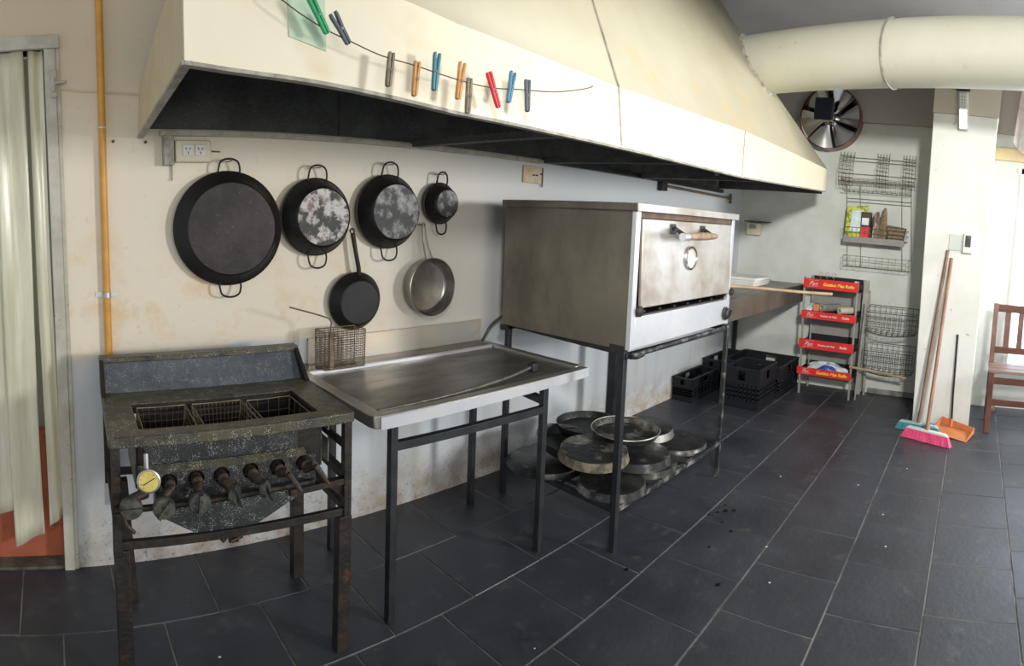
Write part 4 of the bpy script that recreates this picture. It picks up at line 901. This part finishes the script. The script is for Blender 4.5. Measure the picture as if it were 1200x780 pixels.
tag(MB().hexa([(5.64, 1.57, .833), (5.78, 1.57, .833), (5.78, 1.645, .833), (5.64, 1.645, .833), (5.66, 1.56, .86), (5.76, 1.56, .90), (5.76, 1.62, .90), (5.66, 1.64, .86)]).build('folded_paper', M['white_film'], bevel=.01, origin=(5.7, 1.6, .833)), 'folded pale paper at the left end of the second tray', 'paper')
def lump(name, cx, cy, z, sx, sy, sz, m_, label, cat, seed):
    rnd = random.Random(seed); m = MB(); nu, nv = 20, 10; vs = []
    for j in range(nv+1):
        for i in range(nu):
            t = 2*PI*i/nu; ph = PI/2*j/nv; k = 1+.14*math.sin(5*t+seed)+.10*math.sin(9*t+seed*2+ph*4)
            vs.append((cx+sx/2*math.cos(t)*math.cos(ph)**.5*k, cy+sy/2*math.sin(t)*math.cos(ph)**.5*k, z+sz*math.sin(ph)*(1+.15*math.sin(3*t+seed))))
    m.add(vs, [(j*nu+i, j*nu+(i+1) % nu, (j+1)*nu+(i+1) % nu, (j+1)*nu+i) for j in range(nv) for i in range(nu)]+[tuple(range(nu))])
    return tag(m.build(name, m_, origin=(cx, cy, z)), label, cat)
lump('plastic_bag', 5.74, 1.39, .207, .20, .42, .10, M['white_film'], 'crumpled white plastic bag lying in the lowest tray of the rack', 'bag', 3)
lump('plastic_bag', 5.645, 1.36, .207, .06, .22, .085, M['blue_cloth'], 'blue printed bag in front of the white bag, lowest tray', 'bag', 5)
lump('paper_scrap', 5.66, 1.15, 1.071, .06, .06, .085, M['white_film'], 'crumpled white scrap at the right end of the top tray', 'paper', 6)
for y in (1.56, 1.49, 1.42):
    tag(MB().tube([V((5.85, y, 1.185))+V((0, math.cos(t)*.020, math.sin(t)*.026)) for t in [2*PI*i/18 for i in range(18)]], .0022, 5, closed=True).tube([(5.85, y, 1.16), (5.85, y, 1.07)], .0022, 5).build('wire_ring', M['wire'], origin=(5.85, y, 1.07)), 'thin wire ring standing up at the back of the top tray', 'ring', 'wire rings on the top tray')

# grey stand with two wire baskets
bs_ = thing('basket_stand', 'grey metal stand with two hanging wire baskets between rack and pillar', 'stand', (5.85, .8, 0))
MB().bar((5.88, 1.045, 1.07), (5.88, 1.015, 0), .022, .014).build('post', M['rack_grey'], bs_); MB().bar((5.66, 1.03, .98), (5.66, 1.06, 0.0), .014, .010).build('post', M['rack_grey'], bs_)
for z0, z1 in ((.70, .93), (.31, .55)):
    m = MB(); n_ = 9
    def bp(u, v_, w_): # u along Y, v depth, w height
        sag = -.035*math.sin(PI*u)*(1-v_) if w_ < .5 else 0
        return V((5.66+.24*v_, 1.03-.50*u, z0+(z1-z0)*w_+sag))
    for i in range(n_+1):
        u = i/n_; m.tube([bp(u, 0, .8), bp(u, 0, 0), bp(u, 1, 0), bp(u, 1, 1)], .0022, 4)
    for w_ in (.25, .5, .75): m.tube([bp(0, 0, w_*.8), bp(1, 0, w_*.8), bp(1, 1, w_), bp(0, 1, w_)], .0022, 4, closed=True)
    for v_ in (.25, .5, .75): m.tube([bp(i/8, v_, 0) for i in range(9)], .0022, 4)
    m.build('wire_basket', M['dark_wire'], bs_)
    m = MB(); m.tube([bp(0, 0, .8), bp(1, 0, .8), bp(1, 1, 1), bp(0, 1, 1)], .004, 6, closed=True); m.tube([bp(i/8, 0, 0) for i in range(9)]+[bp(1, 1, 0)], .006, 6); m.build('basket_rim', M['dark_wire'], bs_)
tag(MB().tube([(5.60, 1.13, .335), (5.61, .85, .315), (5.62, .57, .285)], .013, 8).build('wooden_rod', M['wood'], origin=(5.6, .85, .3)), 'wooden rod laid along the front of the lower wire basket', 'rod')

# ------------------------------------------------------------------ wire racks on the far wall
def wp(x, y, X=XB-.02): return V((X, 1.335-(x-990)*.0088+(316-y)*.0008, 1.262+(316-y)*.00868))
wr = thing('wall_rack', 'tall wire rack with three basket shelves hung on the far wall', 'rack', (XB-.05, 1.0, 1.3))
m = MB()
def wshelf(m, xa, xb, ya_, yb_, X=XB-.02, depth=.16, nn=12, r=.0026):
    a = wp(xa, yb_, X); b_ = wp(xb, yb_, X); hgt = (yb_-ya_)*.00868
    for z in (0, hgt*.5, hgt):
        m.tube([a+V((0, 0, z)), a+V((-depth, 0, z)), b_+V((-depth, 0, z)), b_+V((0, 0, z))], r, 4)
    for i in range(nn+1):
        p = a.lerp(b_, i/nn); m.tube([p+V((0, 0, 0)), p+V((-depth, 0, 0)), p+V((-depth, 0, hgt))], r*.8, 4)
    m.tube([a, b_], r, 4)
wshelf(m, 991, 1068, 213, 224, nn=14); m.build('basket_shelf', M['wire'], wr)
m = MB(); wshelf(m, 991, 1064, 266, 278, nn=14); m.build('basket_shelf', M['wire'], wr)
m = MB(); wshelf(m, 990, 1066, 299, 312, nn=10); m.build('basket_shelf', M['wire'], wr)
m = MB(); a = wp(992, 278); b_ = wp(1062, 278); m.box((XB-.19, b_.y, a.z-.005), (XB-.02, a.y, a.z+.0)); m.box((XB-.20, b_.y, a.z-.05), (XB-.19, a.y, a.z+.01)); m.build('shelf_sheet', M['rack_back'], wr)
m = MB()
for x in (992, 1008, 1057, 1068): m.tube([wp(x, 215), wp(x, 312)], .003, 5)
for y in (236, 232): m.tube([wp(992, y), wp(1068, y)], .0028, 5)
m.build('upright_wires', M['wire'], wr)
# upper plate-rack part: three curled grids
pr = thing('plate_rack', 'rusty wire plate rack with three curled grids above the wall rack', 'rack', (XB-.1, 1.0, 2.1))
for xa, xb in ((986, 1003), (1030, 1044), (1060, 1074)):
    m = MB(); n_ = 5
    for k in range(9):
        t = k/8; yy = 182+t*36; X = XB-.03-.15*math.sin(t*PI*.55)
        a = wp(xa, yy, X)+V((0, 0, 0)); b_ = wp(xb, yy+1, X-.02); m.tube([a, b_], .0026, 4)
    for i in range(n_):
        u = i/(n_-1); P_ = []
        for k in range(9):
            t = k/8; P_.append(wp(xa+(xb-xa)*u-4*t*0, 178+t*42, XB-.03-.15*math.sin(t*PI*.55)-.02*u))
        m.tube(P_, .0022, 4)
    m.build('curled_grid', M['rust_wire'], pr)
m = MB()
for y in (184, 188): m.tube([wp(986, y), wp(1074, y+1)], .003, 5)
m.tube([wp(986, 203), wp(1074, 204)], .003, 5); wshelf(m, 988, 1072, 210, 213, depth=.14, nn=16); m.build('cross_wires', M['wire'], pr)
# items on the wall rack
zs = wp(1000, 278).z+.004
def rbox(name, xa, xb, yt, label, cat, m_, dx=(.05, .15), bev=.006):
    a = wp(xa, 278); b_ = wp(xb, 278); zt = wp((xa+xb)/2, yt).z
    return tag(MB().box((XB-dx[1], b_.y, zs), (XB-dx[0], a.y, zt)).build(name, m_, bevel=bev, origin=(XB-.1, (a.y+b_.y)/2, zs)), label, cat)
yp = thing('snack_packet', 'yellow and green packet with pale window on the wall rack', 'packet', (XB-.15, 1.28, zs))
a = wp(992, 278); b_ = wp(1015, 278)
m = MB(); m.hexa([(XB-.16, b_.y, zs), (XB-.10, b_.y, zs), (XB-.10, a.y, zs), (XB-.16, a.y, zs), (XB-.13, b_.y-.02, zs+.33), (XB-.12, b_.y-.02, zs+.33), (XB-.12, a.y, zs+.30), (XB-.13, a.y, zs+.30)]); m.build('packet_body', M['yellow_pack'], yp, bevel=.008)
m = MB(); m.hexa([(XB-.165, b_.y+.03, zs+.06), (XB-.160, b_.y+.03, zs+.06), (XB-.160, a.y-.05, zs+.06), (XB-.165, a.y-.05, zs+.06), (XB-.145, b_.y+.02, zs+.27), (XB-.14, b_.y+.02, zs+.27), (XB-.14, a.y-.06, zs+.27), (XB-.145, a.y-.06, zs+.27)]); m.build('packet_window', M['white_film'], yp)
bx = thing('coffee_box', 'dark box with a white label and red base band on the wall rack', 'box', (XB-.15, 1.15, zs))
a = wp(1010, 278); b_ = wp(1021, 278)
MB().box((XB-.17, b_.y, zs), (XB-.165+.09, a.y, zs+.26)).build('carton', mat('dark_carton', (.05, .03, .03), rough=.4), bx, bevel=.003)
MB().box((XB-.173, b_.y+.015, zs+.13), (XB-.17, a.y-.012, zs+.20)).build('label', M['white_plastic'], bx); MB().box((XB-.1735, b_.y+.005, zs+.0), (XB-.170, a.y-.005, zs+.11)).build('red_band', M['red'], bx)
lump('brown_packet', XB-.12, wp(1028, 278).y, zs, .09, .09, .24, M['brown_pack'], 'crinkled dark brown packet right of the dark box on the wall rack', 'packet', 8)
sb = thing('straw_basket', 'small brown woven basket at the right of the wall rack shelf', 'basket', (XB-.12, .93, zs))
a = wp(1041, 278).y; b_ = wp(1062, 278).y
m = MB(); m.hexa([(XB-.17, b_+.02, zs), (XB-.06, b_+.02, zs), (XB-.06, a-.02, zs), (XB-.17, a-.02, zs), (XB-.18, b_, zs+.13), (XB-.05, b_, zs+.13), (XB-.05, a, zs+.15), (XB-.18, a, zs+.15)]); m.build('woven_body', M['straw'], sb, bevel=.006)
m = MB()
for k in range(4): m.tube([(XB-.185, b_+.0, zs+.02+k*.035), (XB-.185, a, zs+.025+k*.035)], .006, 6)
m.build('woven_bands', M['rust_wire'], sb)
lump('twig_bunch', XB-.12, wp(1036, 278).y, zs, .05, .07, .28, M['straw'], 'bunch of dry brown twigs left of the woven basket', 'twigs', 11)

# ------------------------------------------------------------------ pillar fittings
lm = thing('emergency_light', 'white emergency light strip with lit diodes high on the pillar', 'lamp', (5.17, .24, 2.78))
MB().hexa([(5.15, .185, 2.60), (5.195, .185, 2.60), (5.195, .27, 2.60), (5.15, .27, 2.60), (5.15, .215, 2.93), (5.195, .215, 2.93), (5.195, .30, 2.93), (5.15, .30, 2.93)]).build('housing', mat('grey_casing', (.42, .42, .40), rough=.4), lm, bevel=.01)
m1, m2 = MB(), MB()
for k in range(11):
    for j in range(3):
        z = 2.625+k*.027; y = .206+j*.022+(z-2.6)*.09; (m1 if k < 6 else m2).box((5.143, y-.008, z-.010), (5.150, y+.008, z+.010))
m1.build('lit_diodes', M['led'], lm); m2.build('unlit_diodes', M['led_off'], lm)
MB().box((5.14, .20, 2.94), (5.2, .32, 2.97)).build('mount', M['black_iron'], lm)
sw = thing('switch_box', 'grey metal breaker switch box on the pillar above the broom handles', 'switch', (5.18, .1, 1.6))
MB().box((5.15, .05, 1.545), (5.199, .135, 1.72)).build('housing', M['white_plastic'], sw, bevel=.006)
MB().box((5.144, .068, 1.60), (5.152, .118, 1.70)).build('switch_cover', M['grey_frame'], sw, bevel=.003)
MB().box((5.137, .082, 1.64), (5.146, .104, 1.665)).build('toggle', M['black'], sw, bevel=.002)
MB().box((5.188, .15, 1.56), (5.199, .26, 1.70)).build('side_plate', M['led_off'], sw, bevel=.004)

# ------------------------------------------------------------------ brooms and dustpan
def broom(name, label, head_a, head_b, h, top, m_b, m_block, m_h, ht, flare=.03, hb=None):
    t = thing(name, label, 'broom', ((head_a[0]+head_b[0])/2, (head_a[1]+head_b[1])/2, 0))
    a = V((*head_a, 0)); b_ = V((*head_b, 0)); d = (b_-a).normalized(); s_ = V((-d.y, d.x, 0))
    m = MB(); nn = 26; vs = []; fs = []
    for i in range(nn+1):
        u = i/nn; p = a.lerp(b_, u); j_ = random.uniform(-.004, .004); pin = a.lerp(b_, .5+(u-.5)*.86)
        vs += [p+s_*(.022+j_)+V((0, 0, .002)), p-s_*(.026+j_)+V((0, 0, .002)), pin-s_*.014+V((0, 0, h)), pin+s_*.014+V((0, 0, h))]
    for i in range(nn):
        q = 4*i
        for k in range(4): fs.append((q+k, q+(k+1) % 4, q+4+(k+1) % 4, q+4+k))
    fs += [(0, 1, 2, 3), tuple(4*nn+k for k in (3, 2, 1, 0))]
    m.add(vs, fs); m.build('bristles', m_b, t, angle=60)
    pa = a.lerp(b_, .06)+V((0, 0, h)); pb = a.lerp(b_, .94)+V((0, 0, h)); pm = (pa+pb)/2
    m = MB(); m.hexa([pa-s_*.018, pb-s_*.018, pb+s_*.018, pa+s_*.018, pa+d*.03-s_*.014+V((0, 0, .022)), pb-d*.03-s_*.014+V((0, 0, .022)), pb-d*.03+s_*.014+V((0, 0, .022)), pa+d*.03+s_*.014+V((0, 0, .022))])
    m.build('block', m_block, t, bevel=.006)
    MB().tube([pm+V((0, 0, .01)), pm+V((0, 0, .03)).lerp(V(top), .03)], [.02, .014], 12).build('socket', m_block, t)
    MB().tube([pm+V((0, 0, .02)), V(top)], .0155, 12).build('handle', m_h, t); return t
broom('broom', 'pink bristled broom with white block and tan handle, leaning on the pillar', (4.80, .475), (4.64, .065), .078, (5.182, .222, 1.49), M['pink'], M['white_plastic'], M['handle_tan'], 0)
broom('broom', 'teal bristled broom with brown handle, behind the pink one against the pillar', (4.99, .56), (4.90, .16), .06, (5.182, .262, 1.555), M['teal'], mat('pale_teal_block', (.35, .52, .48), rough=.5), M['handle_brown'], 0)
dp = thing('dustpan', 'orange plastic dustpan with thin black upright handle at the foot of pillar', 'dustpan', (5.05, .06, 0))
m = MB()
A_, B2, C_, D_ = V((4.80, -.05, .002)), V((5.02, -.115, .012)), V((5.16, .17, .03)), V((4.95, .24, .012))
m.hexa([A_, B2, C_, D_, A_+V((0, 0, .004)), B2+V((0, 0, .004)), C_+V((0, 0, .004)), D_+V((0, 0, .004))])
for p, q, h0, h1 in ((A_, B2, .004, .05), (B2, C_, .05, .065), (C_, D_, .065, .03)):
    dd_ = (q-p).normalized(); nn_ = V((-dd_.y, dd_.x, 0))*.004
    m.hexa([p-nn_, q-nn_, q+nn_, p+nn_, p-nn_+V((0, 0, h0)), q-nn_+V((0, 0, h1)), q+nn_+V((0, 0, h1)), p+nn_+V((0, 0, h0))])
m.build('pan', M['orange'], dp, bevel=.002)
MB().tube([(5.10, .085, .06), (5.12, .095, .3), (5.165, .105, .83)], .0095, 10).build('handle', M['black'], dp)
MB().tube([(5.10, .085, .03), (5.105, .087, .1)], .014, 10).build('handle_socket', M['orange'], dp)

# ------------------------------------------------------------------ bench by the window
bn = thing('wooden_bench', 'dark reddish wooden slat-back bench right of the pillar', 'bench', (5.35, -.75, 0))
BY0, BY1, bx0, bx1 = -1.45, -.225, 5.12, 5.50
for y in (BY1, BY0):
    MB().bar((bx0+.02, y, .53), (bx0+.01, y, 0), .045, .05).build('leg', M['bench'], bn, bevel=.004)
    MB().bar((bx1, y, .55), (bx1+.02, y, 0), .045, .05).build('leg', M['bench'], bn, bevel=.004)
    MB().bar((bx1, y-.0, .55), (bx1+.06, y, 1.10), .045, .05).build('back_post', M['bench'], bn, bevel=.004)
    MB().bar((bx0+.02, y, .28), (bx1, y, .28), .03, .05).build('side_rail', M['bench'], bn, bevel=.003)
for k in range(3):
    x = bx0-.01+k*.135; MB().box((x, BY0-.03, .53), (x+.125, BY1+.03, .555)).build('seat_board', M['bench_seat'], bn, bevel=.004)
for z in (.46, .27): MB().bar((bx0+.02, BY1, z), (bx0+.02, BY0, z), .025, .055).build('front_rail', M['bench'], bn, bevel=.003)
for z, h_ in ((1.06, .07), (.67, .06)): MB().bar((bx1+.02+(z-.6)*.09, BY1, z), (bx1+.02+(z-.6)*.09, BY0, z), .028, h_).build('back_rail', M['bench'], bn, bevel=.003)
for k in range(9):
    y = BY1-.12-k*.125; MB().bar((bx1+.03, y, .69), (bx1+.06, y, 1.04), .018, .05, up=(0, 1, 0)).build('back_slat', M['bench'], bn, bevel=.002)
lump('rag', 5.86, -.28, .0, .10, .08, .09, M['brown_pack'], 'crumpled dark rag on the floor behind the bench leg', 'rag', 13)
# plastic sheet hung above the window
m = MB(); nx_, nz_ = 10, 14; vs = []
for j in range(nz_+1):
    for i in range(nx_+1):
        u, v_ = i/nx_, j/nz_; vs.append((5.80+.03*math.sin(u*14+v_*2), -.24-.55*u-.05*v_, 2.66+v_*.70-.10*abs(math.sin(u*7))*(1-v_)))
m.add(vs, [(j*(nx_+1)+i, j*(nx_+1)+i+1, (j+1)*(nx_+1)+i+1, (j+1)*(nx_+1)+i) for j in range(nz_) for i in range(nx_)])
tag(m.build('plastic_sheet', mat('pinkish_film', (.60, .50, .48), (.72, .66, .64), .25, scale=8, alpha=.85), origin=(5.8, -.5, 2.7)), 'crumpled pinkish clear plastic sheet hanging above the window beside the pillar', 'sheet')

# ------------------------------------------------------------------ light
def area(name, loc, target, sx, sy, power, colr, spread=None):
    l = bpy.data.lights.new(name, 'AREA'); l.shape = 'RECTANGLE'; l.size = sx; l.size_y = sy; l.energy = power; l.color = colr
    if spread: l.spread = spread
    o = bpy.data.objects.new(name, l); col.objects.link(o); o.location = loc
    o.rotation_euler = (V(target)-V(loc)).to_track_quat('-Z', 'Y').to_euler(); return o
area('window_light', (4.7, -3.5, 2.1), (1.8, 2.5, 1.2), .85, .8, 190, (1.0, .985, .95))
area('side_window_light', (5.9, -.95, 1.45), (3.0, .8, .3), 1.2, 1.7, 19, (.66, .82, 1.0))
area('left_window_light', (.2, -3.2, 1.9), (1.2, 2.5, 1.3), 2.4, 1.6, 66, (1.0, .93, .80))
area('rear_window_light', (-.6, -1.0, 2.9), (5.9, 1.3, 1.3), .4, .35, 52, (1.0, .98, .93), math.radians(75))
wd = bpy.data.worlds.new('world'); bpy.context.scene.world = wd; wd.use_nodes = True
wd.node_tree.nodes['Background'].inputs[0].default_value = (.86, .93, 1.0, 1); wd.node_tree.nodes['Background'].inputs[1].default_value = .62
sc = bpy.context.scene
sc.view_settings.view_transform = 'Standard'; sc.view_settings.look = 'None'; sc.view_settings.exposure = 0
sc.cycles.max_bounces = 6; sc.cycles.use_denoising = True
